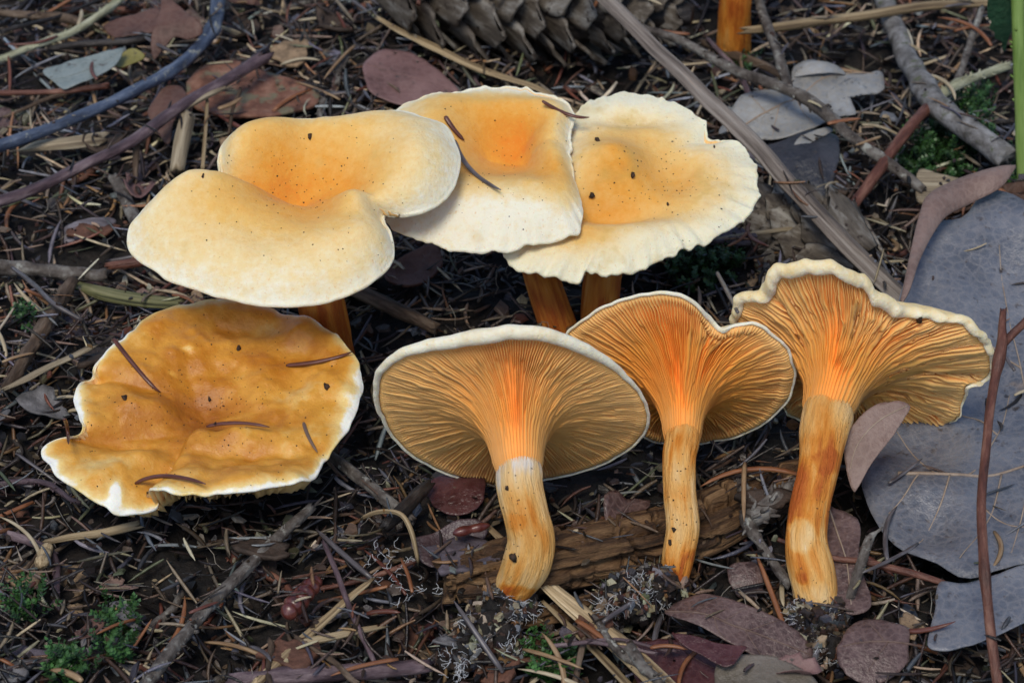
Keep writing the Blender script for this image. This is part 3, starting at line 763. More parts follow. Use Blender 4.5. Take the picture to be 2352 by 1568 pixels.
def chips_geo(x, y, z, s, flatn, seed):
    """irregular five-sided crumbs"""
    n = len(x)
    a = np.linspace(0, 2 * math.pi, 5, endpoint=False)[None] + rng.uniform(0, 6, (n, 1))
    r = s[:, None] * rng.uniform(0.55, 1.2, (n, 5))
    el = rng.uniform(0.35, 1.0, (n, 1)); yw = rng.uniform(0, 6.3, (n, 1))
    ux, uy = r * np.cos(a), r * np.sin(a) * el
    X = ux * np.cos(yw) - uy * np.sin(yw); Y = ux * np.sin(yw) + uy * np.cos(yw)
    tx, ty = rng.normal(0, 0.35, (n, 1)), rng.normal(0, 0.35, (n, 1))
    Z = X * tx + Y * ty
    h = (s * flatn)[:, None]
    up = np.stack([x[:, None] + X * 0.8, y[:, None] + Y * 0.8, z[:, None] + Z + h + rng.normal(0, 0.2, (n, 5)) * h], -1)
    dn = np.stack([x[:, None] + X, y[:, None] + Y, z[:, None] + Z - h], -1)
    V = np.concatenate([up, dn], 1).reshape(-1, 3)
    b = (np.arange(n) * 10)[:, None]
    T = []
    for j in range(5):
        k = (j + 1) % 5
        T.append(np.concatenate([b + j, b + 5 + j, b + 5 + k], 1)); T.append(np.concatenate([b + j, b + 5 + k, b + k], 1))
    for j in (1, 2, 3):
        T.append(np.concatenate([b, b + j, b + j + 1], 1))
    return V, np.concatenate(T), 10
def chip_layer(name, label, cat, n, size, dark, zoff=(0, .25), flatn=.35, area=None):
    x, y = scatter_xy(n, *(area or ()))
    s = rng.uniform(size[0], size[1], n) * rng.uniform(0.4, 1, n)
    V, F, m = chips_geo(x, y, ground(x, y) + rng.uniform(*zoff, n), s, flatn, 1)
    o = obj(name, V, F, M_col, origin=(0, 0, 0), col=np.repeat(pick_col(n, dark), m, 0), smooth=False)
    return props(o, label, cat, kind='stuff')
chip_layer('humus_crumbs', 'crumbly dark humus and bark crumbs between the needles', 'humus', 19000, (0.05, 0.22), 0.38, (-.05, .26), .35, (-27, 27, -18, 46))
chip_layer('bark_crumbs', 'thin flat flakes of bark and leaf mixed through the litter', 'bark crumbs', 5600, (0.12, 0.38), 0.85, (0.05, .36), .12, (-27, 27, -18, 46))
# fine threads of roots and fungus
def threads(name, label, cat, centers, n, L, rad, mtl, spread, zr, parent=None, seed=1):
    r = np.random.default_rng(seed)
    B = Bag()
    for i in range(n):
        c = centers[r.integers(len(centers))]
        p = np.array(c, float) + np.r_[r.normal(0, 1, 2) * spread, r.uniform(*zr)]
        d = unit(r.normal(0, 1, 3) * (1, 1, .5))
        pts = [p]
        for k in range(5):
            d = unit(d + r.normal(0, .55, 3) * (1, 1, .6))
            pts.append(pts[-1] + d * L * r.uniform(.5, 1) / 5)
        V, F, G = tube(np.array(pts), rad * np.array([1, 1, 1, .9, .7, .4]), 4, cap=False)
        B.add(V, F, G)
    o = B.build(name, mtl, parent)
    props(o, label, cat, kind='stuff')
    return o
cs = [(x, y, float(ground(x, y)) + .35) for x, y in zip(*scatter_xy(260, -17, 17, -14, 22))]
threads('root_threads', 'fine pale rootlets and fungal threads straggling over the litter', 'rootlets', cs, 300, 1.3, .010, M_rootlet, .5, (-.1, .2))

# ------------------------------------------------------------------ loose pieces one can count
def place(me, name, label, cat, group, loc, rot, sc=1.0):
    o = bpy.data.objects.new(name, me)
    COL.objects.link(o)
    o.location = Vector(np.asarray(loc) * S)
    o.rotation_euler = rot
    o.scale = (sc, sc, sc) if np.isscalar(sc) else sc
    return props(o, label, cat, group)
def needle_mesh(L, wd, bend, sag, mtl):
    t = np.linspace(-.5, .5, 9)
    P = np.stack([t * L, bend * (t ** 2) * L, sag * (0.25 - t ** 2) * L], 1)
    r = wd / 2 * np.interp(t, [-.5, -.46, -.3, .2, .42, .5], [.7, .95, 1, .95, .6, .12])
    V, F, G = tube(P, r, 6, flat=.7)
    me = mesh('needle', V, F, gc=G)
    me.materials.append(mtl)
    return me
def twig_mesh(L, r, seed, pegs=True):
    n = 26
    t = np.linspace(0, 1, n)
    P = np.stack([(t - .5) * L, .12 * L * vnoise(xyz(t * 2, seed), seed), .04 * L * vnoise(xyz(t * 2, seed + 4), seed)], 1)
    B = Bag()
    V, F, G = tube(P, r * (1 - .35 * t), 9, amp=.25, freq=(3, 1.5), seed=seed, ragged=.06)
    B.add(V, F, G)
    if pegs:
        rr = random.Random(seed)
        for k in range(int(L * 7)):
            i = rr.randrange(1, n - 1)
            a = rr.uniform(0, 6.28)
            d = unit((.5, math.cos(a), math.sin(a)))
            b = P[i] + np.array((0, math.cos(a), math.sin(a))) * r * .7
            V, F, G = tube(np.array([b, b + d * r * .8]), [r * .3, r * .13], 5)
            B.add(V, F, G + P[i])
    me = mesh('twig', np.vstack(B.V), B.F, gc=np.vstack(B.G))
    return me
def flake_mesh(s, seed, th=.05, curl=.2):
    r = np.random.default_rng(seed)
    N, K = 18, 5
    a = np.linspace(0, 2 * math.pi, N, endpoint=False)
    R = r.uniform(-1, 1, N)
    R = s * (1 + .45 * (R + np.roll(R, 1) + .6 * np.roll(R, 2)) / 2.0 + .14 * r.uniform(-1, 1, N))
    el = r.uniform(.4, .9)
    top = []
    for k in range(1, K + 1):
        f = k / K
        x, y = R * f * np.cos(a), R * f * np.sin(a) * el
        z = curl * (y / s) ** 2 * s + .10 * s * vnoise(xyz(x / s * 2.2, y / s * 2.2, seed), seed)
        top.append(np.stack([x, y, z], 1))
    V = np.vstack([[[0, 0, 0]]] + top)
    Vb = V - np.array([0, 0, th])
    n = len(V)
    F = [(0, 1 + j, 1 + (j + 1) % N) for j in range(N)]
    for k in range(K - 1):
        for j in range(N):
            F.append((1 + k * N + j, 1 + (k + 1) * N + j, 1 + (k + 1) * N + (j + 1) % N, 1 + k * N + (j + 1) % N))
    F += [tuple(n + i for i in f[::-1]) for f in F]
    e = 1 + (K - 1) * N
    for j in range(N):
        F.append((e + j, n + e + j, n + e + (j + 1) % N, e + (j + 1) % N))
    return mesh('flake', np.vstack([V, Vb]), F, smooth=True)
# ------------------------------------------------------------------ traced sticks
def lerp_pts(path, w0, off, lift=0.0, zs=None):
    """pixel path + pixel widths -> 3D path with radii, lying on the litter"""
    out = []
    for i, q in enumerate(path):
        x, y = q[0], q[1]
        wpx = q[2] if len(q) > 2 else w0
        z = q[3] if len(q) > 3 else off
        p = lie(x, y, z)
        r = wpx / 2 * np.linalg.norm(p - CAM) * TH / 1176
        p = lie(x, y, z + r * 0.8)
        out.append(np.r_[p, r])
    return np.array(out)
def pegs_into(B, sp, n, seed, ln=1.0, up=True):
    rr = random.Random(seed)
    for k in range(n):
        i = rr.randrange(1, len(sp) - 2)
        T = unit(sp[i + 1, :3] - sp[i - 1, :3])
        a = unit(np.cross(T, (0, 0, 1))); b = np.cross(a, T)
        an = rr.uniform(0, 6.28)
        d0 = a * math.cos(an) + b * math.sin(an)
        r = sp[i, 3]
        q = sp[i, :3] + d0 * r * .75
        d = unit(d0 + T * .8)
        V, F, G = tube(np.array([q, q + d * r * .9 * ln * rr.uniform(.6, 1.3)]), [r * .28, r * .12], 5)
        B.add(V, F, G + i * .1)
def stick(name, label, cat, path, w0, mtl, off=.42, amp=.16, freq=(1.6, 1.5), sides=16, flat=1.0, ragged=.08, pegs=0, ridges=None, seed=1, knots=(), branches=(), group=None, step=.12):
    sp = catmull(lerp_pts(path, w0, off), 16, False)
    ln = np.linalg.norm(np.diff(sp[:, :3], axis=0), axis=1).sum()
    n = int(max(10, ln / step))
    sp = resample(sp, n)
    u = np.linspace(0, ln, n)
    for (f, k, wd) in knots:
        sp[:, 3] *= 1 + k * np.exp(-((u / ln - f) * ln / wd) ** 2)
    sp[:, :3] += .12 * sp[:, 3:4] * np.stack([vnoise(xyz(u * .8, 0, seed), seed), vnoise(xyz(u * .8, 3, seed), seed), vnoise(xyz(u * .8, 6, seed), seed)], 1)
    B = Bag()
    B.add(*tube(sp[:, :3], sp[:, 3], sides, flat=flat, amp=amp, freq=freq, seed=seed, ragged=ragged, ridges=ridges))
    if pegs:
        pegs_into(B, sp, int(pegs * ln), seed)
    if branches or not isinstance(mtl, bpy.types.Material):
        pass
    if branches:
        base = thing(name, label, cat, [sp[:, 0].mean(), sp[:, 1].mean(), sp[:, 2].min() - .1], group)
        B.build('stem', mtl, base)
        for (bp, bw, bm, bpeg) in branches:
            b2 = resample(catmull(lerp_pts(bp, bw, off), 16, False), max(8, int(40)))
            C = Bag()
            C.add(*tube(b2[:, :3], b2[:, 3], 12, amp=amp, freq=freq, seed=seed + 9, ragged=ragged))
            if bpeg:
                pegs_into(C, b2, bpeg, seed + 2)
            C.build('side_branch', bm or mtl, base)
        return base
    o = B.build(name, mtl)
    props(o, label, cat, group)
    return o
stick('branch', 'curved blue-grey branch with pale lichen spots, lying behind the folded cap', 'branch', [(-60, 352), (0, 333, 30), (110, 296, 28), (230, 249, 26), (330, 197, 26), (400, 158, 27), (460, 105, 29), (492, 55, 32), (500, 0, 34), (490, -50, 34)], 29, M_bark_blue, .95, amp=.12, knots=[(.52, .25, .3), (.74, .3, .25)], seed=3)
stick('branch', 'purple-brown branch with peeling bark and a broken end beside the folded cap', 'branch', [(-60, 482), (0, 462, 27), (100, 425, 26), (200, 377, 25), (310, 320, 26), (385, 265, 27), (470, 212, 28), (560, 160, 27), (612, 125, 34)], 27, M_bark_purple, 1.15, amp=.14, freq=(.8, 2), ragged=.22, seed=5,
      branches=[([(315, 322, 16, 1.0), (312, 360, 15, .7), (310, 420, 12, .2)], 14, M_bark_brown, 0), ([(400, 262, 14, 1.15), (470, 222, 16, 1.2), (520, 200, 8, 1.2)], 12, M_wood, 0)])
stick('spiny_twig', 'pale green-white spiny twig, crossing the top of the red-brown leaf side', 'twig', [(-40, 152), (0, 137, 15), (80, 105, 17), (180, 66, 17), (270, 5, 18), (300, -30)], 16, M_bark_pale, .7, pegs=5, seed=7)
stick('spiny_twig', 'brown scaly twig lying flat above the pale green spiny twig', 'twig', [(-30, 28), (60, 34, 18), (140, 40, 22), (200, 52, 16)], 18, M_bark_brown, .6, pegs=8, seed=8)
stick('twig', 'dark thin twig below the pale green spiny twig', 'twig', [(112, 112, 12), (200, 100, 16), (290, 96, 18), (345, 84, 14)], 14, M_dark, .55, pegs=2, seed=9)
stick('twig', 'thin reddish twig under the sage green leaf', 'twig', [(-30, 214, 12), (60, 213, 12), (160, 208, 13), (250, 196, 16)], 13, M_bark_red, .5, seed=10)
stick('straw_stalk', 'flat split straw-coloured stalk lying behind the middle cap', 'stalk', [(868, 42, 14), (920, 72, 22), (1000, 110, 28), (1080, 148, 28), (1160, 178, 24), (1240, 205, 20), (1330, 262, 14)], 26, M_straw, .55, flat=.35, ridges=[(6, .25, 0)], ragged=.2, seed=11)
stick('wood_stub', 'pale grey peeled stub of wood standing beside the purple-brown branch', 'wood', [(430, 268, 34, .9), (418, 320, 36, .7), (405, 392, 34, .3)], 34, M_wood, .5, amp=.1, freq=(.5, 3), seed=12)
stick('wood_chip', 'pale wood splinter lying below the blue-grey branch', 'wood', [(48, 345, 12), (90, 335, 34), (160, 328, 42), (238, 320, 44)], 40, M_wood, .35, flat=.5, amp=.2, freq=(.4, 3), ragged=.15, seed=13)
stick('straw', 'thin upright pale straw beside the back-left lobe of the folded cap', 'straw', [(476, 226, 8, 1.0), (471, 310, 9, .8), (465, 388, 9, .4)], 9, M_straw, .5, amp=.05, sides=8, seed=14)
stick('straw', 'thin brown bent straw near the back lobe of the folded cap', 'straw', [(552, 208, 9, .9), (535, 250, 9, .9), (527, 305, 8, .5)], 9, M_bark_brown, .5, amp=.05, sides=8, seed=15)
stick('lichen_twig', 'lichen-wrapped brown twig running under the left edge of the folded cap', 'twig', [(262, 408, 26), (285, 450, 30), (312, 505, 32), (340, 545, 30)], 30, M_bark_lichen, .4, amp=.25, seed=16)
stick('bark_twig', 'grey rough-barked stick pointing at the left edge of the folded cap', 'stick', [(-40, 612, 30), (50, 618, 34), (150, 628, 32), (245, 634, 30)], 31, M_bark_lichen, .4, amp=.28, freq=(2.5, 2), seed=17)
stick('twig_stub', 'short smooth pinkish twig end tucked under the folded cap', 'twig', [(248, 612, 18), (300, 606, 22), (345, 600, 22)], 20, M_bark_red, .5, amp=.06, seed=18)
stick('bark_twig', 'brown rough stick slanting down towards the left of the ochre cap', 'stick', [(166, 648, 30), (140, 690, 32), (95, 760, 32), (40, 850, 30), (15, 890, 24)], 30, M_bark_brown, .55, amp=.28, freq=(2.5, 2), seed=19)
stick('split_twig', 'pale split twig beside the left of the ochre cap', 'twig', [(10, 893, 12), (60, 870, 20), (130, 835, 18), (215, 795, 14)], 17, M_wood, .7, flat=.7, amp=.25, ragged=.15, seed=20)
stick('long_needle', 'long grey-purple needle arched across the rough sticks left of the ochre cap', 'needle', [(28, 615, 9, .9), (80, 655, 12, 1.1), (120, 695, 12, 1.1), (190, 735, 8, .8)], 11, M_needle_grey, .8, amp=.03, sides=8, ragged=0, seed=21)
stick('rotten_splinter', 'green-tinged flat rotten splinter behind the ochre cap', 'wood', [(180, 655, 26), (240, 672, 44), (330, 690, 48), (420, 698, 40)], 44, mat('green_wood', [(0.25, (0.035, 0.035, 0.012)), (0.5, (0.14, 0.14, 0.055)), (0.8, (0.28, 0.26, 0.13))], stretch=(.12, 2.5, 2.5), scale=2, detail=7, amt=.7, rough=.7, bump=.8, bstretch=(.08, 3, 3), bscale=6, bdist=.07), .3, flat=.3, amp=.2, freq=(.4, 3), ragged=.25, seed=22)
stick('split_stalk', 'long weathered grey-brown split stalk slanting past the frilled cap', 'stalk', [(1340, -70, 50, 4.2), (1400, 0, 50, 3.9), (1480, 82, 50, 3.4), (1560, 160, 52, 3.0), (1700, 296, 56, 2.3), (1900, 508, 60, 1.5), (2000, 610, 60, .9), (2085, 692, 60, .7)], 50, M_plank, .8, flat=.45, amp=.10, freq=(.3, 2.5), ridges=[(3, .35, .6)], sides=28, ragged=.15, seed=23)
stick('spiny_twig', 'long thin spiny twig with an upright side shoot, crossing the pale oak leaf', 'twig', [(1440, 50, 14, 2.6), (1480, 66, 16, 2.6), (1560, 92, 20, 2.3), (1680, 158, 24, 1.9), (1800, 204, 28, 1.7), (1870, 243, 28, 1.5), (1960, 318, 25, 1.2), (2040, 372, 24, 1.0), (2120, 438, 22, .7)], 24, M_bark_lichen, .8, pegs=3, amp=.22, seed=24,
      branches=[([(1812, 208, 22, 1.75), (1795, 150, 23, 1.9), (1772, 85, 22, 2.0), (1745, 10, 20, 2.1), (1735, -40, 18, 2.1)], 22, M_bark_lichen, 26)])
stick('pale_stalk', 'pale hollow stalk lying level in front of the orange stem', 'stalk', [(1712, 70, 20, 1.7), (1800, 62, 24, 1.7), (1900, 47, 25, 1.6), (2000, 33, 25, 1.6), (2130, 14, 25, 1.5), (2260, 8, 22, 1.4), (2330, 4, 18, 1.4)], 25, M_straw, 1.6, flat=.8, amp=.08, freq=(.3, 2), ragged=.15, seed=25)
stick('forked_branch', 'thick grey forked branch with a peeled reddish side branch, above the moss', 'branch', [(2010, -50, 42), (2042, 25, 44), (2075, 110, 48), (2108, 180, 50), (2150, 240, 56), (2225, 300, 52), (2312, 362, 54)], 50, M_bark_grey, 1.0, amp=.12, freq=(2, 1.5), knots=[(.62, .25, .4)], seed=26, ragged=.1,
      branches=[([(2145, 236, 28, 1.1), (2100, 280, 26, 1.2), (2060, 332, 26, 1.1), (1990, 432, 26, .8), (1928, 512, 22, .5)], 26, M_bark_red, 0)])
stick('spiny_twig', 'pale lumpy spiny twig to the right of the forked branch', 'twig', [(2150, 225, 22, 1.0), (2200, 195, 24, 1.0), (2250, 175, 22, .9), (2320, 150, 18, .8)], 22, M_bark_pale, .8, pegs=9, amp=.25, seed=27)
stick('thin_twig', 'thin grey twig rising between the lumpy spiny twig and pale stalk', 'twig', [(2160, 250, 14, .7), (2200, 180, 16, 1.0), (2235, 80, 16, 1.3), (2255, 20, 14, 1.5)], 15, M_bark_lichen, .8, pegs=3, seed=28)
stick('twig', 'dark stick behind the orange stem running to the oak leaf', 'stick', [(1610, 95, 16), (1690, 130, 22), (1760, 155, 20), (1820, 190, 16)], 20, M_bark_brown, .5, seed=29)
stick('twig', 'thin grey-purple twig standing beside the long split stalk', 'twig', [(1625, 90, 10, .8), (1690, 160, 13, .8), (1720, 220, 13, .6), (1745, 300, 12, .3)], 13, M_bark_purple, .5, seed=30)
stick('thin_twig', 'thin whitish twig poking out from under the long split stalk', 'twig', [(1640, 552, 10), (1720, 538, 12), (1800, 528, 11), (1890, 520, 10)], 11, M_wood, .6, amp=.1, seed=31)
stick('dark_stick', 'dark brown stick lying behind the stem under the folded cap', 'stick', [(780, 652, 24), (830, 672, 34), (900, 705, 36), (1000, 752, 30)], 34, M_bark_brown, .5, amp=.15, seed=32)
stick('spiny_twig', 'long dark peg-studded twig slanting across the litter below the ochre cap', 'twig', [(310, 1600, 28), (350, 1550, 30), (430, 1450, 30), (500, 1370, 28), (580, 1290, 27), (650, 1225, 26), (715, 1165, 22)], 27, M_bark_lichen, .6, pegs=4, amp=.2, seed=33)
stick('forked_straw', 'forked pale straw stalk beside the red-brown bud', 'straw', [(590, 1570, 24), (660, 1500, 26), (740, 1430, 24), (800, 1375, 20), (850, 1335, 14)], 24, M_straw, .7, flat=.6, amp=.12, ragged=.15, seed=34,
      branches=[([(700, 1475, 18, .8), (780, 1458, 18, .8), (870, 1440, 14, .7)], 18, M_straw, 0)])
stick('bark_twig', 'dark flaking stick lying along the bottom below the forked straw', 'stick', [(525, 1562, 30), (600, 1556, 38), (760, 1545, 40), (880, 1535, 38), (985, 1528, 30)], 38, M_bark_purple, .55, amp=.22, freq=(2, 2), ragged=.15, seed=35)
stick('peeled_twig', 'short peeled orange-brown twig under the front of the ochre cap', 'twig', [(105, 1245, 12), (170, 1232, 18), (240, 1222, 20), (318, 1205, 20)], 18, M_straw, .55, amp=.15, seed=36)
stick('thin_twig', 'thin purple twig running down left of the soil-caked stem', 'twig', [(745, 1245, 12, .9), (775, 1320, 13, .9), (810, 1410, 13, .9), (860, 1520, 12, .7)], 13, M_bark_purple, .7, amp=.12, seed=37)
stick('charred_stick', 'short blackened stick with a broken pale tip, left of the thick curved stem', 'stick', [(880, 1210, 30), (920, 1175, 36), (960, 1135, 32), (990, 1108, 20)], 32, M_dark, .6, amp=.2, ragged=.1, seed=38)
stick('twig', 'brown mottled stick lying under the edge of the broad gilled cap', 'stick', [(755, 1040, 22), (820, 1090, 28), (880, 1140, 28), (950, 1195, 22)], 26, M_bark_lichen, .4, amp=.25, seed=39)
stick('curled_rootlet', 'curled tan rootlet arching left of the thick curved stem', 'root', [(830, 1190, 9, .6), (870, 1175, 12, 1.0), (920, 1180, 12, 1.3), (945, 1220, 12, 1.1), (960, 1285, 10, .5)], 12, M_straw, .6, amp=.1, sides=8, seed=40)
stick('straw_bundle', 'broad bundle of ribbed straw leaning out from under the thick stem', 'straw', [(1125, 1212, 16, .9), (1160, 1245, 22, .9), (1260, 1345, 40, .8), (1330, 1405, 52, .7), (1420, 1480, 60, .7), (1520, 1575, 66, .7), (1560, 1620, 66, .7)], 50, M_straw, .7, flat=.35, amp=.08, freq=(.3, 3), ridges=[(9, .22, 0)], sides=36, ragged=.1, seed=41)
stick('straw', 'narrow straw strip lying alongside the straw bundle', 'straw', [(1245, 1380, 10, .6), (1310, 1440, 18, .6), (1390, 1515, 22, .6), (1460, 1590, 22, .6)], 18, M_straw, .6, flat=.4, amp=.1, sides=10, seed=42)
stick('knotted_twig', 'knobbly forked bud-covered twig between the two orange stems', 'twig', [(1692, 1095, 24, 1.2), (1708, 1130, 30, 1.2), (1728, 1170, 44, 1.1), (1722, 1205, 40, 1.0), (1745, 1245, 22, .9), (1790, 1310, 22, .6), (1815, 1345, 18, .4)], 30, M_bark_lichen, 1.0, amp=.3, freq=(4, 2), pegs=9, seed=43,
      branches=[([(1722, 1190, 46, 1.1), (1765, 1165, 50, 1.2), (1800, 1135, 40, 1.2), (1835, 1100, 22, 1.1)], 44, M_bark_lichen, 26)])
stick('red_twig', 'thin wine-red twig passing behind the stout burnt-orange stem', 'twig', [(1780, 1235, 10, 1.0), (1900, 1278, 13, 1.0), (1990, 1290, 16, 1.0), (2080, 1312, 18, 1.0), (2165, 1338, 14, 1.0)], 15, M_bark_red, 1.0, amp=.08, seed=44)
stick('spiny_twig', 'small upright peg-covered twig beside the stout burnt-orange stem', 'twig', [(1950, 1385, 22, .5), (1972, 1310, 22, 1.1), (1995, 1240, 20, 1.7), (2012, 1222, 7, 1.9), (2024, 1213, 6, 2.0)], 22, M_bark_lichen, .8, pegs=8, amp=.2, seed=45)
stick('shoot', 'slender red-brown forked shoot in front of the big grey leaf', 'shoot', [(2300, 1640, 24, .6), (2290, 1560, 24, 1.0), (2275, 1450, 24, 1.7), (2260, 1300, 23, 2.7), (2255, 1150, 22, 3.6), (2268, 1000, 21, 4.4), (2284, 870, 22, 5.1), (2302, 790, 24, 5.6), (2303, 752, 19, 5.8), (2305, 712, 15, 6.0)], 22, M_bark_red, 1.0, amp=.06, knots=[(.87, .3, .25), (.3, .2, .3)], sides=14, seed=46,
      branches=[([(2302, 792, 20, 5.55), (2325, 768, 19, 5.7), (2356, 738, 18, 5.9), (2400, 690, 16, 6.2)], 18, M_bark_red, 0)])
stick('green_shoot', 'upright bright green prickly stem at the edge of the moss', 'shoot', [(2352, 440, 30, .3), (2348, 300, 30, 1.9), (2342, 160, 30, 3.5), (2338, 20, 30, 5.0), (2336, -80, 30, 6.1)], 30, M_green_stem, .5, amp=.04, pegs=3, sides=16, seed=47)

#@@LEAVES
# ------------------------------------------------------------------ leaves
def leaf(name, label, cat, outline, mtl, z, slope=(0, 0), cup=0.0, wavy=.12, mid=None, veins=(), th=.03, seed=1, c=None, fold=None, ribmat=None, group=None, ribr=.035):
    """outline in pixels laid on a tilted plane, then curled; midrib and veins are parts"""
    ol = np.array(outline, float)
    cx, cy = c or ol.mean(0)
    P0 = lie(cx, cy, z)
    n = unit((-slope[0], -slope[1], 1))
    pts = np.array([at_plane(x, y, P0, n) for x, y in ol])
    ex = unit(np.cross((0, 1, 0), n)); ey = np.cross(n, ex)
    R0 = np.mean(np.linalg.norm(pts - P0, axis=1))
    m0 = m1 = None
    if mid:
        m0, m1 = at_plane(*mid[0], P0, n), at_plane(*mid[-1], P0, n)
    def lift(Q):
        a, b = (Q - P0) @ ex, (Q - P0) @ ey
        h = cup * (a * a + b * b) / R0 + wavy * fbm(np.stack([a / 1.6, b / 1.6, 0 * a + seed * 3.1], -1), seed, 2)
        if fold is not None and mid:
            d = unit(m1 - m0)
            e = np.cross(n, d)
            h = h + fold * np.abs((Q - m0) @ e)
        return Q + n * h[..., None]
    N, K = 110, 13
    E = resample(catmull(pts, 10, True), N, True)
    k = np.stack([E[:, 0] * 2.2, E[:, 1] * 2.2, E[:, 2]], 1)
    E = E + (E - P0) / R0 * (.05 * fbm(k, seed, 3))[:, None]
    f = np.linspace(0, 1, K + 1)[1:]
    Q = P0 + f[:, None, None] * (E - P0)[None]
    V = np.vstack([lift(P0[None]), lift(Q.reshape(-1, 3))])
    Vb = V - n * th
    nn = len(V)
    F = [(0, 1 + j, 1 + (j + 1) % N) for j in range(N)]
    for r in range(K - 1):
        for j in range(N):
            F.append((1 + r * N + j, 1 + (r + 1) * N + j, 1 + (r + 1) * N + (j + 1) % N, 1 + r * N + (j + 1) % N))
    F += [tuple(nn + i for i in q[::-1]) for q in F]
    e = 1 + (K - 1) * N
    for j in range(N):
        F.append((e + j, nn + e + j, nn + e + (j + 1) % N, e + (j + 1) % N))
    AV = np.vstack([V, Vb])
    base = thing(name, label, cat, [P0[0], P0[1], AV[:, 2].min()], group)
    blade = obj('blade', AV, F, mtl, base)
    def vein(pth, r):
        q = np.array([at_plane(x, y, P0, n) for x, y in pth])
        q = resample(catmull(q, 12, False), 24)
        q = lift(q) + n * r * .15
        return tube(q, r * np.linspace(1, .45, 24), 6)
    if mid:
        V_, F_, G_ = vein(mid, ribr)
        obj('midrib', V_, F_, ribmat or M_rib, blade, gc=G_)
    if veins:
        for v in veins:
            V_, F_, G_ = vein(v, ribr * .5)
            obj('vein', V_, F_, ribmat or M_rib, blade, gc=G_)
    return base
M_rib_dark = mat('leaf_rib_brown', [(0.3, (0.10, 0.06, 0.045)), (0.7, (0.18, 0.12, 0.10))], scale=3, rough=.5, bump=.2)
M_rib_grey = mat('leaf_rib_grey', [(0.3, (0.20, 0.17, 0.16)), (0.7, (0.28, 0.24, 0.23))], scale=3, rough=.5, bump=.2)
leaf('leaf', 'large mottled grey-blue dead leaf under the rolled-margin mushroom', 'leaf', [(2075, 668), (2098, 600), (2150, 556), (2205, 545), (2262, 490), (2340, 520), (2430, 600), (2480, 800), (2480, 1100), (2430, 1300), (2352, 1322), (2300, 1340), (2262, 1350), (2215, 1362), (2160, 1330), (2100, 1302), (2050, 1265), (2010, 1215), (1985, 1160), (1978, 1110), (2000, 1040), (2020, 940), (2040, 800)],
     M_leaf_grey, 1.15, slope=(0.0, 0.10), cup=.07, wavy=.32, seed=4, c=(2240, 930), mid=[(2060, 1106), (2150, 1108), (2270, 1098), (2400, 1062), (2470, 1040)],
     veins=[[(2220, 1104), (2262, 1050), (2300, 980), (2320, 900)], [(2300, 1094), (2280, 1180), (2250, 1240), (2200, 1310)], [(2150, 1108), (2120, 1060), (2060, 990)], [(2400, 1060), (2370, 960), (2310, 700), (2290, 600)], [(2180, 1108), (2160, 1170), (2110, 1250)], [(2360, 1075), (2350, 1180), (2320, 1290)], [(2110, 1108), (2080, 1150), (2040, 1190)], [(2290, 1000), (2240, 960), (2190, 940)], [(2262, 1185), (2310, 1220), (2350, 1230)], [(2345, 850), (2280, 800), (2230, 780)]], ribmat=M_rib, ribr=.055)
leaf('leaf', 'torn lower piece of grey leaf sticking out below the large mottled leaf', 'leaf', [(2158, 1338), (2215, 1335), (2300, 1312), (2400, 1290), (2460, 1320), (2420, 1400), (2352, 1428), (2290, 1455), (2215, 1482), (2160, 1492), (2130, 1482), (2135, 1440), (2152, 1390)], M_leaf_grey, .95, slope=(0, .08), wavy=.08, seed=6, c=(2260, 1400), ribmat=M_rib_grey)
leaf('leaf', 'pinkish-brown folded leaf tip poking up against the rolled-margin mushroom', 'leaf', [(2094, 930), (2075, 965), (2045, 1010), (2005, 1060), (1975, 1110), (1962, 1120), (1944, 1070), (1938, 1020), (1950, 985), (1975, 955), (2015, 930), (2060, 918)], M_leaf_tan, 2.7, slope=(0, .75), wavy=.06, cup=-.06, seed=8, mid=[(2085, 930), (2020, 965), (1970, 1020), (1952, 1080)], ribr=.02)
leaf('oak_leaf', 'pale grey lobed oak leaf with a dark bite, behind the long split stalk', 'leaf', [(1690, 235), (1720, 215), (1775, 208), (1815, 200), (1822, 160), (1860, 142), (1905, 150), (1940, 158), (1985, 160), (2025, 150), (2033, 172), (2022, 200), (2005, 205), (1985, 190), (1955, 170), (1945, 195), (1955, 225), (1965, 255), (1935, 262), (1900, 280), (1860, 300), (1800, 310), (1740, 305), (1690, 290), (1660, 305), (1650, 300)],
     M_leaf_pale, 1.0, slope=(0.02, .10), wavy=.16, cup=-.02, seed=9, c=(1860, 235), mid=[(1670, 300), (1750, 265), (1830, 222), (1890, 180), (1960, 160), (2010, 158)], veins=[[(1830, 222), (1850, 260), (1870, 290)], [(1760, 262), (1735, 235), (1720, 222)], [(1890, 182), (1880, 160), (1865, 148)], [(1790, 245), (1780, 280), (1775, 303)]])
leaf('oak_leaf', 'small curled pale leaf lobe standing behind the oak leaf', 'leaf', [(1822, 168), (1838, 150), (1870, 140), (1915, 142), (1940, 155), (1900, 165), (1860, 170)], M_leaf_pale, 1.5, slope=(0, .3), cup=-.2, wavy=.06, seed=10)
leaf('leaf', 'dark slate-coloured wet leaf with a pale patch, beside the long split stalk', 'leaf', [(1742, 330), (1790, 318), (1850, 295), (1890, 290), (1925, 310), (1930, 345), (1920, 400), (1905, 450), (1880, 470), (1840, 430), (1800, 400), (1765, 370)], M_leaf_black, .75, slope=(.05, .25), wavy=.15, cup=-.06, seed=11)
leaf('leaf_scrap', 'pale elongated scrap lying on the slate-coloured leaf', 'leaf', [(1822, 330), (1840, 312), (1870, 300), (1900, 292), (1912, 300), (1885, 315), (1850, 334), (1828, 338)], M_leaf_pale, 1.0, slope=(.05, .3), wavy=.02, seed=12)
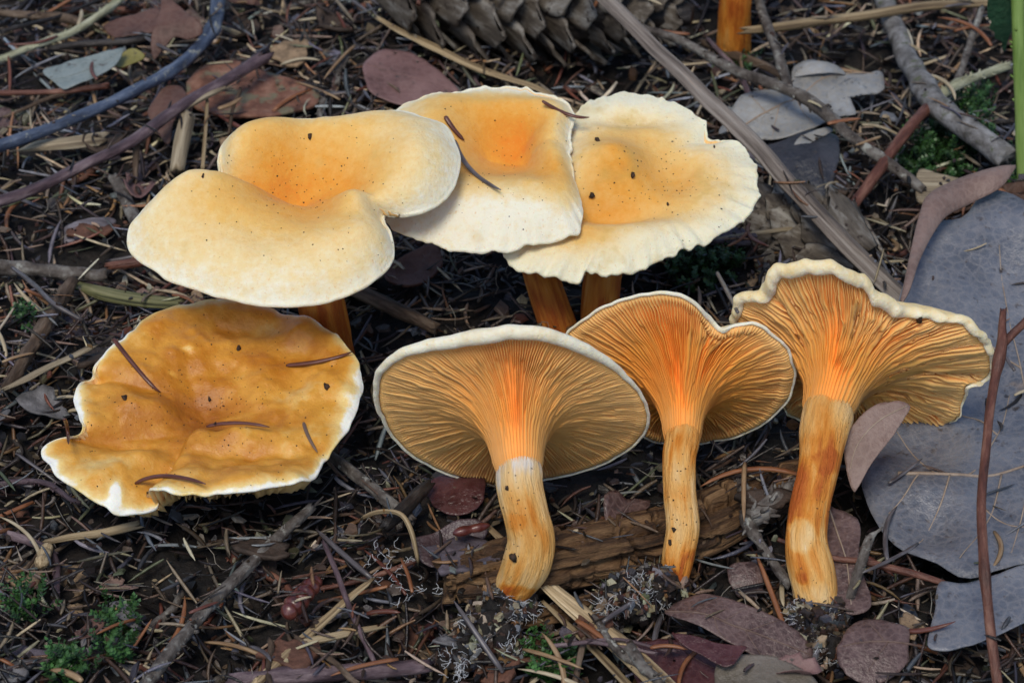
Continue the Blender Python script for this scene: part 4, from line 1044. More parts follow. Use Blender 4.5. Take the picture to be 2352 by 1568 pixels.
leaf('leaf', 'sage green willow-like leaf with a cut end near the curved blue-grey branch', 'leaf', [(103, 160), (150, 140), (205, 128), (260, 115), (285, 113), (280, 132), (262, 152), (225, 175), (185, 192), (150, 205), (140, 204), (122, 185)], M_leaf_sage, 1.0, slope=(.08, .25), wavy=.16, seed=13, mid=[(120, 180), (190, 162), (280, 120)], ribmat=M_leaf_sage, ribr=.02)
leaf('leaf', 'small olive-yellow leaf tip beside the sage green leaf', 'leaf', [(262, 150), (285, 122), (312, 115), (328, 125), (330, 138), (305, 148), (280, 158)], M_leaf_olive, .9, slope=(.0, .2), wavy=.08, cup=.1, seed=14)
leaf('leaf', 'crumpled red-brown leaf standing behind the curved blue-grey branch', 'leaf', [(372, -30), (400, 0), (430, 30), (460, 55), (462, 75), (430, 85), (395, 80), (365, 110), (348, 128), (345, 95), (352, 60), (362, 20)], M_leaf_rust, 1.5, slope=(.2, .5), wavy=.35, cup=-.15, seed=15)
leaf('leaf', 'flat rust-coloured leaf lying left of the crumpled red-brown leaf', 'leaf', [(240, 55), (300, 35), (360, 20), (380, 40), (360, 70), (300, 82), (255, 78)], M_leaf_rust, .65, slope=(0, .1), wavy=.15, seed=16)
leaf('leaf', 'curled rust-brown leaf wedged under the purple-brown branch', 'leaf', [(340, 240), (375, 195), (410, 190), (428, 215), (420, 245), (400, 285), (385, 320), (360, 300), (345, 270)], M_leaf_rust, .75, slope=(.1, .2), wavy=.3, cup=-.1, seed=17)
leaf('bark_sheet', 'broad reddish sheet of bark under the broken end of the purple branch', 'bark', [(430, 190), (480, 150), (540, 140), (610, 165), (690, 185), (735, 205), (720, 240), (650, 258), (580, 268), (500, 260), (440, 240)], mat('bark_sheet', [(.25, (.07, .03, .02)), (.5, (.19, .085, .055)), (.78, (.30, .17, .12))], scale=1.4, detail=7, amt=.7, rough=.7, bump=.7, bscale=4, bdist=.1, specks=[(1.2, .55, .62, (.16, .14, .09), 'n')]), .45, slope=(0, .03), wavy=.12, seed=18, th=.12)
leaf('leaf', 'mauve-brown rounded leaf lying behind the middle cap', 'leaf', [(835, 170), (850, 130), (890, 112), (940, 112), (985, 140), (1020, 170), (1050, 200), (1030, 225), (960, 235), (900, 230), (850, 215)], M_leaf_mauve, .7, slope=(0, .15), wavy=.18, seed=19, mid=[(845, 150), (920, 170), (1040, 205)], ribmat=M_leaf_mauve, ribr=.025)
leaf('leaf', 'glossy dark brown oval leaf with netted veins, at the foot of the orange stems', 'leaf', [(1525, 1395), (1560, 1365), (1610, 1355), (1670, 1368), (1740, 1395), (1800, 1420), (1850, 1455), (1870, 1490), (1820, 1510), (1750, 1508), (1680, 1480), (1600, 1440), (1550, 1415)], M_leaf_brown, .95, slope=(.0, .35), wavy=.2, cup=-.09, seed=20, mid=[(1528, 1396), (1640, 1420), (1750, 1455), (1865, 1488)], veins=[[(1600, 1410), (1630, 1380), (1650, 1366)], [(1660, 1426), (1700, 1400), (1720, 1390)], [(1720, 1445), (1770, 1425), (1790, 1418)], [(1640, 1420), (1650, 1450), (1670, 1470)], [(1710, 1442), (1730, 1475), (1750, 1500)]], ribmat=M_rib_dark, ribr=.03)
leaf('leaf', 'brown leaf with a pale midrib standing behind the stout burnt-orange stem', 'leaf', [(1895, 1165), (1935, 1170), (1968, 1190), (1976, 1220), (1972, 1280), (1985, 1330), (2000, 1370), (1995, 1400), (1960, 1410), (1920, 1390), (1900, 1330), (1890, 1250)], M_leaf_brown, .9, slope=(.05, .25), wavy=.12, seed=21, mid=[(1905, 1170), (1925, 1230), (1945, 1300), (1955, 1390)], ribr=.025)
leaf('leaf', 'brown leaf with ragged edge and stalk, right of the soil-caked stem base', 'leaf', [(1930, 1470), (1960, 1430), (2010, 1418), (2060, 1432), (2085, 1445), (2088, 1480), (2085, 1520), (2050, 1552), (2000, 1575), (1950, 1560), (1920, 1520)], M_leaf_brown, .8, slope=(.0, .3), wavy=.26, cup=-.1, seed=22, mid=[(2130, 1478), (2060, 1480), (1990, 1482), (1935, 1490)], ribr=.03, veins=[[(2040, 1480), (2010, 1520), (1990, 1550)], [(2030, 1480), (2000, 1440), (1985, 1430)]], ribmat=M_rib_dark)
leaf('leaf', 'dull grey-brown rounded leaf below the glossy dark brown leaf', 'leaf', [(1640, 1545), (1660, 1515), (1710, 1498), (1780, 1502), (1840, 1530), (1880, 1580), (1850, 1640), (1740, 1650), (1650, 1610)], leafmat('leaf_drab', (.09, .075, .055), (.14, .12, .095), (.19, .165, .14), (.17, .145, .12)), .9, slope=(0, .15), wavy=.18, cup=-.06, seed=23)
leaf('leaf', 'wine-red wet leaf below the straw bundle', 'leaf', [(1440, 1500), (1500, 1470), (1570, 1475), (1640, 1500), (1665, 1540), (1640, 1600), (1560, 1620), (1480, 1590)], M_leaf_red, .6, slope=(0, .15), wavy=.12, seed=24, mid=[(1545, 1455), (1580, 1500), (1640, 1530)], ribmat=M_leaf_red)
leaf('leaf', 'narrow folded wine-red leaf on top of the glossy dark brown leaf edge', 'leaf', [(1550, 1460), (1600, 1465), (1650, 1480), (1720, 1490), (1700, 1505), (1670, 1535), (1620, 1510), (1580, 1490)], M_leaf_red, 1.2, slope=(0, .2), wavy=.1, cup=.1, seed=25)
leaf('leaf', 'dark purplish leaf wedged left of the thick curved stem', 'leaf', [(945, 1240), (985, 1225), (1040, 1200), (1085, 1195), (1120, 1210), (1110, 1240), (1070, 1270), (1020, 1295), (985, 1300), (960, 1275)], leafmat('leaf_purple', (.03, .016, .018), (.065, .04, .045), (.11, .08, .09), (.09, .06, .065), rough=.35, specks=False), .45, slope=(-.1, .4), wavy=.2, seed=26)
leaf('leaf', 'dark brown smooth leaf under the lower rim of the broad gilled cap', 'leaf', [(980, 1130), (1010, 1095), (1060, 1090), (1110, 1100), (1115, 1140), (1090, 1180), (1040, 1185), (1000, 1170)], M_leaf_red, .25, slope=(.05, .2), wavy=.25, seed=27)
leaf('bark_flake', 'brown rough bark flake in the shade between the folded and middle caps', 'bark', [(880, 620), (920, 585), (980, 560), (1015, 570), (1010, 610), (980, 640), (940, 650), (900, 645)], M_leaf_rust, .6, slope=(0, .3), wavy=.25, seed=28, th=.1)
leaf('bark_flake', 'grey-violet curled bark flake left of the folded cap', 'bark', [(130, 525), (160, 508), (210, 495), (258, 488), (255, 508), (225, 530), (180, 542), (140, 545)], mat('bark_violet', [(.25, (.05, .04, .045)), (.5, (.13, .115, .13)), (.8, (.24, .22, .25))], stretch=(.4, 2, 2), scale=2, detail=7, amt=.6, rough=.6, bump=.7, bscale=6, bdist=.07), .6, slope=(0, .3), wavy=.15, cup=-.2, seed=29, th=.08)
leaf('leaf', 'brown rounded leaf bent upright in the hollow between the two stems', 'leaf', [(1672, 1310), (1690, 1290), (1725, 1288), (1748, 1310), (1755, 1345), (1740, 1372), (1700, 1372), (1678, 1345)], M_leaf_brown, .35, slope=(0, .6), wavy=.12, cup=-.1, seed=30)
leaf('nettle_leaf', 'dark green toothed leaf hanging beside the green prickly stem', 'leaf', [(2275, -40), (2300, -40), (2335, -20), (2335, 30), (2325, 60), (2318, 80), (2308, 115), (2302, 112), (2300, 95), (2285, 88), (2283, 70), (2272, 62), (2276, 45), (2268, 30)], M_leaf_green, 4.2, slope=(0.1, -2.2), wavy=.06, seed=31, mid=[(2310, -30), (2306, 40), (2305, 112)], ribmat=M_green_stem, ribr=.02)
leaf('wood_chip', 'pale flat wood chip beside the moss, above the curled pinkish leaf', 'wood', [(2105, 425), (2112, 390), (2150, 395), (2215, 412), (2220, 430), (2190, 450), (2150, 462), (2110, 455)], M_wood, .8, slope=(0, .1), wavy=.06, seed=32, th=.15)
# the long curled leaf that stands on the big grey one
def ribbon(name, label, cat, secs, mtl, bow=.2, th=.03, seed=1):
    A = np.array([at_z(*s_[0]) for s_ in secs]); B_ = np.array([at_z(*s_[1]) for s_ in secs])
    A = resample(catmull(A, 12, False), 60); B_ = resample(catmull(B_, 12, False), 60)
    f = np.linspace(0, 1, 13)
    V = A[:, None] * (1 - f)[None, :, None] + B_[:, None] * f[None, :, None]
    du = np.gradient(V, axis=0); dv = np.gradient(V, axis=1)
    N_ = np.cross(du, dv); N_ /= np.linalg.norm(N_, axis=-1)[..., None] + 1e-9
    wd = np.linalg.norm(B_ - A, axis=1)
    V = V + N_ * (bow * wd[:, None] * (4 * f * (1 - f))[None])[..., None] + N_ * (.05 * fbm(V / 1.2, seed))[..., None]
    T = V.reshape(-1, 3); Bt = (V - N_ * th).reshape(-1, 3)
    n = len(T)
    F = grid_faces(60, 13)
    F += [tuple(n + i for i in q[::-1]) for q in F]
    edge = [i * 13 for i in range(60)] + [59 * 13 + j for j in range(1, 13)] + [i * 13 + 12 for i in range(58, -1, -1)] + [j for j in range(11, 0, -1)]
    for k in range(len(edge)):
        a, b = edge[k], edge[(k + 1) % len(edge)]
        F.append((a, b, n + b, n + a))
    o = obj(name, np.vstack([T, Bt]), F, mtl)
    return props(o, label, cat)
ribbon('curled_leaf', 'long pinkish-brown curled leaf arching up from the big grey leaf', 'leaf',
       [((2332, 379, 3.0), (2334, 383, 3.0)), ((2290, 382, 3.1), (2300, 430, 2.9)), ((2200, 408, 3.0), (2235, 464, 2.7)), ((2132, 447, 3.1), (2180, 492, 2.8)), ((2112, 490, 3.0), (2145, 535, 2.8)), ((2095, 560, 2.9), (2112, 600, 2.8)), ((2080, 630, 2.8), (2092, 660, 2.8)), ((2067, 688, 2.7), (2072, 694, 2.7))], M_leaf_tan, bow=.22, seed=3)

#@@WOOD
# ------------------------------------------------------------------ rotten wood under the stems
def rotten(name, label, path, mtl, seed):
    sp = resample(catmull(lerp_pts(path, 100, 0.0), 20, False), 300)
    V, F, G = tube(sp[:, :3], sp[:, 3], 72, flat=.75, cap=True)
    n = 300
    T = np.gradient(sp[:, :3], axis=0); T /= np.linalg.norm(T, axis=1)[:, None]
    body = V[:n * 72].reshape(n, 72, 3); g = G[:n * 72].reshape(n, 72, 3)
    d = body - sp[:, None, :3]; d /= np.linalg.norm(d, axis=-1)[..., None]
    k = g * np.array([.55, 3.2, 3.2])
    k2 = g * np.array([1.6, 7, 7])
    gro = np.abs(vnoise(k + seed, seed)); gro2 = np.abs(vnoise(k2 + seed, seed + 2))
    crack = -np.clip(.16 - gro, 0, .16) * 2.8 - np.clip(.18 - gro2, 0, .18) * .5
    cross = -np.clip(.08 - np.abs(vnoise(g * np.array([1.3, .8, .8]) + 3 * seed, seed + 7)), 0, .08) * 3.0
    body += d * (crack + cross + .12 * fbm(g * np.array([.5, 1.2, 1.2]) + 5, seed, 3))[..., None]
    body[:3] += T[:3, None] * (.35 * vnoise(g[:3] * 4, 4))[..., None]
    V[:n * 72] = body.reshape(-1, 3)
    o = obj(name, V, F, mtl, gc=G)
    return props(o, label, 'wood')
rotten('rotten_log', 'crumbling brown rotten log lying under the gilled mushrooms', [(1020, 1330, 130, .25), (1100, 1318, 150, .25), (1250, 1288, 170, .2), (1400, 1258, 165, .05), (1550, 1220, 165, -.1), (1700, 1162, 150, 0), (1850, 1105, 120, .1)], M_rot, 3)
rotten('rotten_wood', 'lower split piece of rotten wood beneath the thick curved stem', [(1180, 1430, 40, 0), (1260, 1412, 60, .0), (1380, 1388, 70, .0), (1500, 1350, 60, .0), (1600, 1318, 40, 0)], M_rot, 5)
rotten('bark_chunk', 'grey-brown bark chunk at the right, under the curled pinkish leaf', [(2160, 500, 60, .2), (2230, 478, 90, .3), (2300, 462, 100, .3), (2400, 450, 100, .3)], M_chip, 7)

#@@CONES
# ------------------------------------------------------------------ spruce cones
def scale_mesh():
    nu, nv = 9, 7
    u = np.linspace(0, 1, nu); v = np.linspace(-1, 1, nv)
    wd = np.interp(u, [0, .25, .55, .8, .93, 1], [.25, .62, .95, .85, .55, .28])
    X = wd[:, None] * v[None] * .62
    Y = (u[:, None] * 1.55) * np.ones((1, nv)) - .12 * (v[None] ** 2) * (u[:, None] > .8)
    Z = .30 * u[:, None] ** 1.5 - .32 * (X ** 2) + .03 * np.sin(v[None] * 9 + u[:, None] * 4)
    T = np.stack([X, Y, Z], -1).reshape(-1, 3)
    B_ = T - np.array([0, 0, .09])
    n = len(T)
    F = grid_faces(nu, nv)
    F += [tuple(n + i for i in q[::-1]) for q in F]
    edge = [i * nv for i in range(nu)] + [(nu - 1) * nv + j for j in range(1, nv)] + [i * nv + nv - 1 for i in range(nu - 2, -1, -1)] + [j for j in range(nv - 2, 0, -1)]
    for k in range(len(edge)):
        a, b = edge[k], edge[(k + 1) % len(edge)]
        F.append((a, b, n + b, n + a))
    me = mesh('scale', np.vstack([T, B_]), F)
    me.materials.append(M_cone)
    return me
SCALE = scale_mesh()
def cone(label, a, b, R, nsc, sc, seed):
    A, B_ = at_z(*a), at_z(*b)
    ax = unit(B_ - A); L = np.linalg.norm(B_ - A)
    e1 = unit(np.cross(ax, (0, 0, 1))); e2 = np.cross(ax, e1)
    base = thing('spruce_cone', label, 'cone', [(A[0] + B_[0]) / 2, (A[1] + B_[1]) / 2, min(A[2], B_[2]) - R])
    u = np.linspace(0, 1, 30)
    core = A + np.outer(u * L, ax)
    pr = R * np.interp(u, [0, .1, .35, .7, 1], [.45, .62, .68, .55, .15])
    V, F, G = tube(core, pr, 20, amp=.1)
    obj('core', V, F, M_dark, base, gc=G)  # near-black core colour stands in for shade in the gaps between scales
    org = np.array(base.location) / S
    rr = random.Random(seed)
    for i in range(nsc):
        t = (i + .5) / nsc
        an = i * 2.39996
        d = e1 * math.cos(an) + e2 * math.sin(an)
        r = np.interp(t, u, pr) * .80
        p = A + ax * (t * L * .94 - .35) + d * r
        op = .40 * (1 - .35 * t) + rr.uniform(-.1, .1)
        yv = unit(ax * math.cos(op) + d * math.sin(op))
        xv = unit(np.cross(yv, d)); zv = np.cross(xv, yv)
        o = bpy.data.objects.new('scale', SCALE)
        COL.objects.link(o)
        o.parent = base
        s1 = sc * (1 - .45 * t ** 2) * rr.uniform(.9, 1.1)
        M = Matrix(((xv[0], yv[0], zv[0], 0), (xv[1], yv[1], zv[1], 0), (xv[2], yv[2], zv[2], 0), (0, 0, 0, 1)))
        o.matrix_local = Matrix.Translation(Vector((p - org) * S)) @ M @ Matrix.Scale(s1, 4)
    return base
cone('large weathered spruce cone with open grey scales, behind the middle caps', (885, -55, 1.9), (1590, 35, 1.9), 2.2, 72, 1.45, 2)
cone('half-buried old spruce cone under the long split stalk', (1990, 610, -.2), (1720, 500, -.2), 1.5, 46, 1.15, 5)

#@@SMALL
# ------------------------------------------------------------------ things lying on the caps
def hit(key, px, py):
    d = ray(px, py)
    h = BVH[key].ray_cast(Vector(CAM), Vector(d))
    if h[0] is None:
        return None, None
    nn = np.array(h[1])
    if np.dot(nn, d) > 0:
        nn = -nn
    return np.array(h[0]), nn
def needle_on(key, label, path, wpx, mtl, lift=.05):
    P = []
    q = catmull(np.array(path, float), 6, False)
    for x, y in q:
        p, nn = hit(key, x, y)
        if p is None:
            p = P[-1][:3] + (at_z(x, y, P[-1][2]) - P[-1][:3]) if P else at_z(x, y, 4)
            nn = np.array((0, 0, 1.))
        P.append(p + nn * lift)
    P = np.array(P)
    # a needle is stiff: keep it close to a smooth low-order curve, above the cap
    t = np.linspace(0, 1, len(P))
    fit = np.stack([np.polyval(np.polyfit(t, P[:, k], 2), t) for k in range(3)], 1)
    dep = ((P - fit) @ np.array((0, 0, 1.)))
    fit[:, 2] += max(0, dep.max()) * .6
    P = resample(fit, 18)
    r = wpx / 2 * np.linalg.norm(P[0] - CAM) * TH / 1176
    V, F, G = tube(P, r * np.interp(np.linspace(0, 1, 18), [0, .05, .3, .85, 1], [.6, .95, 1, .8, .25]), 8, flat=.7)
    o = obj('spruce_needle', V, F, mtl, gc=G)
    return props(o, label, 'needle')
for key, lab, pth, wp, mt in [
    ('B', 'short brown needle at the edge where the folded cap overlaps the middle cap', [(1022, 272), (1040, 300), (1062, 324)], 13, M_needle_dark),
    ('B', 'long curved blue-grey needle on the middle cap', [(1042, 333), (1065, 378), (1098, 415), (1148, 442)], 13, M_needle_grey),
    ('B', 'reddish-brown needle bridging the middle and frilled caps', [(1250, 242), (1285, 262), (1320, 275), (1352, 278)], 12, M_needle_dark),
    ('D', 'dark needle slanting down the upper left of the ochre cap', [(264, 790), (310, 842), (345, 885), (367, 905)], 12, M_needle_dark),
    ('D', 'dark needle at the right margin of the ochre cap', [(662, 844), (720, 838), (770, 826), (805, 815)], 12, M_needle_dark),
    ('D', 'dark needle lying level below the red centre of the ochre cap', [(478, 992), (520, 984), (570, 985), (614, 992)], 11, M_needle_dark),
    ('D', 'light brown thin needle near the right margin of the ochre cap', [(698, 977), (708, 1005), (728, 1041)], 9, M_needle),
    ('D', 'curved needle arching over the front edge of the ochre cap', [(312, 1120), (350, 1108), (410, 1105), (466, 1122)], 12, M_needle_dark),
    ('D', 'short needle hooked over the left edge of the ochre cap', [(152, 1000), (158, 1020), (162, 1053)], 10, M_needle_dark)]:
    needle_on(key, lab, pth, wp, mt)
for lab, pth, wp, mt in [
    ('olive-brown needle on the big grey leaf near the curled leaf', [(2174, 548, 8), (2178, 600, 8), (2198, 672, 8)], 9, M_needle),
    ('brown needle standing on the big grey leaf', [(2255, 640, 8), (2275, 670, 8), (2300, 700, 8)], 9, M_needle_dark),
    ('dark needle beside the pale spot of the big grey leaf', [(2150, 672, 8), (2168, 700, 8), (2180, 722, 8)], 9, M_needle_dark),
    ('long thin grey needle slanting over the big grey leaf', [(2185, 665, 7), (2260, 750, 8), (2330, 850, 7)], 8, M_needle_grey),
    ('short straw-coloured needle on the big grey leaf', [(2190, 680, 8), (2222, 718, 8)], 9, M_straw)]:
    stick('spruce_needle', lab, 'needle', [(a, b, c_, 1.35 + (700 - b) * .0012) for a, b, c_ in pth], wp, mt, sides=7, amp=.02, ragged=0)
stick('spruce_needle', 'bicoloured dead needle leaning on the rolled cream margin', 'needle', [(1648, 628, 10, 3.6), (1670, 670, 12, 4.0), (1694, 716, 8, 4.6)], 12, M_needle_grey, sides=8, amp=.03, ragged=0)
# crumbs of soil on the caps and stems
def crumb(key, px, py, s_, label):
    p, nn = hit(key, px, py)
    if p is None:
        return
    r = np.random.default_rng(int(px * 7 + py))
    a = np.linspace(0, 2 * math.pi, 7, endpoint=False)
    e1 = unit(np.cross(nn, (1, .3, 0))); e2 = np.cross(nn, e1)
    R1 = s_ * r.uniform(.5, 1.3, 7)
    lo = p + np.outer(R1 * np.cos(a), e1) + np.outer(R1 * np.sin(a) * .6, e2) - nn * .02
    mi = p + np.outer(R1 * .8 * np.cos(a), e1) + np.outer(R1 * .8 * np.sin(a) * .6, e2) + nn * (s_ * r.uniform(.3, .9, 7))[:, None]
    V = np.vstack([lo, mi, p + nn * s_ * .8])
    F = [(j, (j + 1) % 7, 7 + (j + 1) % 7, 7 + j) for j in range(7)] + [(7 + j, 7 + (j + 1) % 7, 14) for j in range(7)]
    return props(obj('soil_crumb', V, F, M_speck), label, 'soil crumb')
crumb('A', 713, 314, .10, 'dark crumb on the back lobe of the folded cream cap')
crumb('A', 466, 404, .07, 'small crumb at the back edge of the front lobe of the folded cap')
crumb('C', 1373, 323, .12, 'black crumb high on the orange boss of the frilled cap')
crumb('C', 1452, 404, .13, 'reddish-brown crumb below the boss of the frilled cap')
crumb('C', 1358, 450, .13, 'brown crumb in the dip of the frilled cap beside the middle cap')
crumb('C', 1534, 470, .06, 'tiny dark crumb on the pale front of the frilled cap')
crumb('C', 1640, 338, .06, 'tiny dark crumb by the notch in the frilled cap')
crumb('D', 288, 915, .14, 'three-cornered brown crumb on the left of the ochre cap')
crumb('D', 752, 888, .13, 'dark brown crumb on the right of the ochre cap')
crumb('D', 481, 917, .10, 'dark crumb at the red centre of the ochre cap')
crumb('D', 547, 801, .10, 'black crumb on the upper part of the ochre cap')
crumb('E_stem', 1180, 1278, .13, 'black crumb stuck low on the thick curved stem')
crumb('E_stem', 1165, 1120, .09, 'brown crumb stuck on the edge of the thick curved stem')
crumb('F_stem', 1548, 1215, .09, 'crumb stuck on the slim orange stem')
crumb('F_stem', 1540, 1245, .09, 'long crumb stuck low on the slim orange stem')
crumb('G', 2112, 732, .13, 'grey crumb on the lumpy rolled cream margin')
def specks(key, n, box, seed, label, size=(.008, .02)):
    r = np.random.default_rng(seed)
    V, F = [], []
    k = 0
    for i in range(n * 3):
        c = r.normal(0, 1, 2)
        px, py = (r.uniform(box[0], box[2]), r.uniform(box[1], box[3])) if i % 2 else (np.mean(box[0::2]) + c[0] * (box[2] - box[0]) * .16, np.mean(box[1::2]) + c[1] * (box[3] - box[1]) * .16)
        p, nn = hit(key, px, py)
        if p is None:
            continue
        s_ = r.uniform(*size) * r.uniform(.5, 1.5)
        e1 = unit(np.cross(nn, r.normal(0, 1, 3))); e2 = np.cross(nn, e1)
        ring = [p + (e1 * math.cos(a) * r.uniform(.6, 1.6) + e2 * math.sin(a)) * s_ for a in (0, 1.57, 3.14, 4.71)]
        V += ring + [p + nn * s_]
        F += [(k, k + 1, k + 4), (k + 1, k + 2, k + 4), (k + 2, k + 3, k + 4), (k + 3, k, k + 4)]
        k += 5
        n -= 1
        if n <= 0:
            break
    o = obj('soil_specks', np.array(V), F, M_speck, smooth=False)
    props(o, label, 'soil specks', kind='stuff')
specks('A', 150, (420, 270, 950, 600), 1, 'fine dark soil specks peppering the folded cream cap')
specks('B', 90, (950, 230, 1320, 540), 2, 'fine dark soil specks peppering the middle cap')
specks('C', 170, (1320, 260, 1680, 560), 3, 'fine dark soil specks peppering the frilled cap')
specks('D', 330, (180, 720, 800, 1120), 4, 'fine dark soil specks peppering the ochre cap')
specks('E_stem', 40, (1130, 1040, 1250, 1340), 5, 'fine dark soil specks on the thick curved stem')
specks('F_stem', 40, (1520, 990, 1600, 1340), 6, 'fine dark soil specks on the slim orange stem')
specks('G_stem', 24, (1810, 940, 1960, 1390), 7, 'fine dark soil specks on the stout burnt-orange stem')

# ------------------------------------------------------------------ soil clumps and mycelium on the pulled-up stems
def root_clump(parent, pxs, seed, hy=120):
    r = np.random.default_rng(seed)
    B = Bag()
    cen = []
    for (px, py, z, R) in pxs:
        c = at_z(px, py, z)
        cen.append(c)
        u, v = np.meshgrid(np.linspace(0, math.pi, 14), np.linspace(0, 2 * math.pi, 24, endpoint=False), indexing='ij')
        D = np.stack([np.sin(u) * np.cos(v), np.sin(u) * np.sin(v), np.cos(u)], -1)
        V = c + D * (R * (1 + .45 * fbm(D * 2.2 + seed, seed, 3)))[..., None] * np.array([1, 1, .8])
        B.add(V.reshape(-1, 3), grid_faces(14, 24, True))
    parent = B.build('soil_clump', M_soil, parent)
    # debris stuck to it
    n = 330 * len(pxs)
    which = r.integers(0, len(pxs), n)
    D = r.normal(0, 1, (n, 3)); D /= np.linalg.norm(D, axis=1)[:, None]
    Rr = np.array([p[3] for p in pxs])[which] * r.uniform(.85, 1.15, n)
    C = np.array(cen)[which] + D * Rr[:, None] * np.array([1, 1, .8])
    V1, F1, m1 = chips_geo(C[:, 0], C[:, 1], C[:, 2], r.uniform(.05, .2, n), .35, 1)
    k = n // 11
    V2, F2, m2 = needles_geo(C[:k, 0], C[:k, 1], C[:k, 2], r.uniform(.3, 1.0, k), r.uniform(.05, .1, k), r.uniform(0, 6.3, k), r.normal(0, .7, k), r.normal(0, .5, k))
    o = obj('clump_debris', V1, F1, M_col, parent, col=np.repeat(pick_col(n, .9), m1, 0), smooth=False)
    props(o, kind='stuff')
    o = obj('clump_needles', V2, F2, M_col, parent, col=np.repeat(pick_col(k, .9), m2, 0))
    props(o, kind='stuff')
    Bh = Bag()
    spots = [(r.integers(0, len(pxs)), unit(r.normal(0, 1, 3) + np.array((0, -1.2, .5)))) for _ in range(4 + 2 * len(pxs))]
    for i in range(hy):
        j, d0 = spots[r.integers(0, len(spots))]
        d = unit(d0 + r.normal(0, .22, 3))
        p = cen[j] + d * pxs[j][3] * r.uniform(.85, 1.1) * np.array([1, 1, .8])
        pts = [p]
        for q in range(5):
            d = unit(d + r.normal(0, .55, 3))
            pts.append(pts[-1] + d * r.uniform(.03, .11))
        Bh.add(*tube(np.array(pts), .0075 * np.array([1, 1, .9, .8, .6, .4]) * r.uniform(.6, 1.4), 4, cap=False))
    o = Bh.build('mycelium', M_hypha, parent)
    props(o, kind='stuff')
root_clump(mE, [(1150, 1375, .75, .42), (1195, 1385, .6, .3), (1135, 1405, .55, .55), (1110, 1460, .3, .62), (1150, 1480, .25, .5), (1060, 1500, .2, .45), (1160, 1395, .5, .4)], 3, 260)
root_clump(mF, [(1550, 1350, .6, .26), (1450, 1370, .75, .55), (1505, 1345, .85, .48), (1410, 1385, .6, .4)], 5, 190)
root_clump(mG, [(1850, 1405, .55, .32), (1910, 1410, .5, .34), (1880, 1440, .4, .5), (1905, 1480, .3, .55), (1860, 1480, .25, .45), (1940, 1500, .2, .4)], 7, 120)
cl = [lie(x, y, .5) for x, y in ((900, 1330), (960, 1350), (1060, 1330), (1100, 1460), (1040, 1530), (880, 1280))]
threads('mycelium_threads', 'branched white fungal threads spread over the litter by the soil clump', 'mycelium', cl, 110, .38, .007, M_hypha, .3, (-.1, .2), seed=9)

# ------------------------------------------------------------------ moss
def moss(label, px, py, rx, ry, n, seed, hgt=.8, bright=1.0, off=.1):
    r = np.random.default_rng(seed)
    Vs, Fs, Cs = [], [], []
    k = 0
    for i in range(n):
        a, q = r.uniform(0, 6.28), math.sqrt(r.uniform(0, 1))
        p = lie(px + rx * q * math.cos(a), py + ry * q * math.sin(a), off)
        p[2] = float(ground(p[0], p[1])) + off
        d = unit((r.normal(0, .5), r.normal(0, .5), 1))
        L = hgt * r.uniform(.6, 1.2) * (1 - .4 * q)
        sx = unit(np.cross(d, (0, 1, .2)))
        col = np.array([.022, .062, .014]) * r.uniform(.6, 1.5) * bright
        m = int(L * 30)
        for j in range(m):
            t = (j + .5) / m
            c = p + d * L * t + np.array((.1 * math.sin(t * 3 + i), 0, 0))
            an = j * 2.4
            e2 = np.cross(d, sx)
            o = sx * math.cos(an) + e2 * math.sin(an)
            ln = .17 * (1 - .5 * t) * r.uniform(.8, 1.2)
            tip = c + o * ln + d * ln * .7
            s_ = np.cross(o, d) * .03
            Vs += [c - s_, c + s_, tip, c + o * ln * .5 + d * ln * .2 + s_ * 1.4, c + o * ln * .5 + d * ln * .2 - s_ * 1.4]
            Fs += [(k, k + 1, k + 3, k + 4), (k + 4, k + 3, k + 2)]
            cc = col * (.7 + .6 * t) * r.uniform(.85, 1.15)
            Cs += [cc] * 5
            k += 5
    o = obj('moss_patch', np.array(Vs), Fs, M_moss, col=np.array(Cs))
    props(o, label, 'moss', kind='stuff')
moss('dark green moss patch beneath the grey forked branch', 2170, 350, 110, 60, 150, 1, 1.0)
moss('bright moss tuft to the right of the grey forked branch', 2235, 240, 40, 40, 40, 2, 1.2, 1.4, .3)
moss('moss cushion at the foot of the green prickly stem', 2330, 410, 45, 40, 60, 3, 1.0, 1.2)
moss('shaded moss behind the rolled cream margin', 1620, 610, 80, 45, 110, 4, .9, .9)
moss('moss tuft between the orange stem and oak leaf', 1690, 165, 40, 25, 30, 5, .8)
moss('bright moss tuft at the bottom beside the straw bundle', 1270, 1535, 60, 45, 70, 6, 1.0, 1.5)
moss('stringy green moss standing below the ochre cap', 270, 1450, 30, 70, 40, 7, 1.2, 1.3, .3)
moss('small bright moss sprig at the left below the ochre cap', 65, 1400, 40, 35, 22, 8, 1.0, 1.7, .3)
moss('moss tuft along the bottom under the stringy moss', 160, 1540, 50, 30, 40, 9, .9, 1.5, .2)
moss('tiny green moss sprig beside the rough sticks', 65, 730, 20, 25, 12, 10, .7, 1.6, .3)
moss('dark moss by the foot of the slim split stalk', 1860, 300, 60, 60, 50, 11, .8, .7)

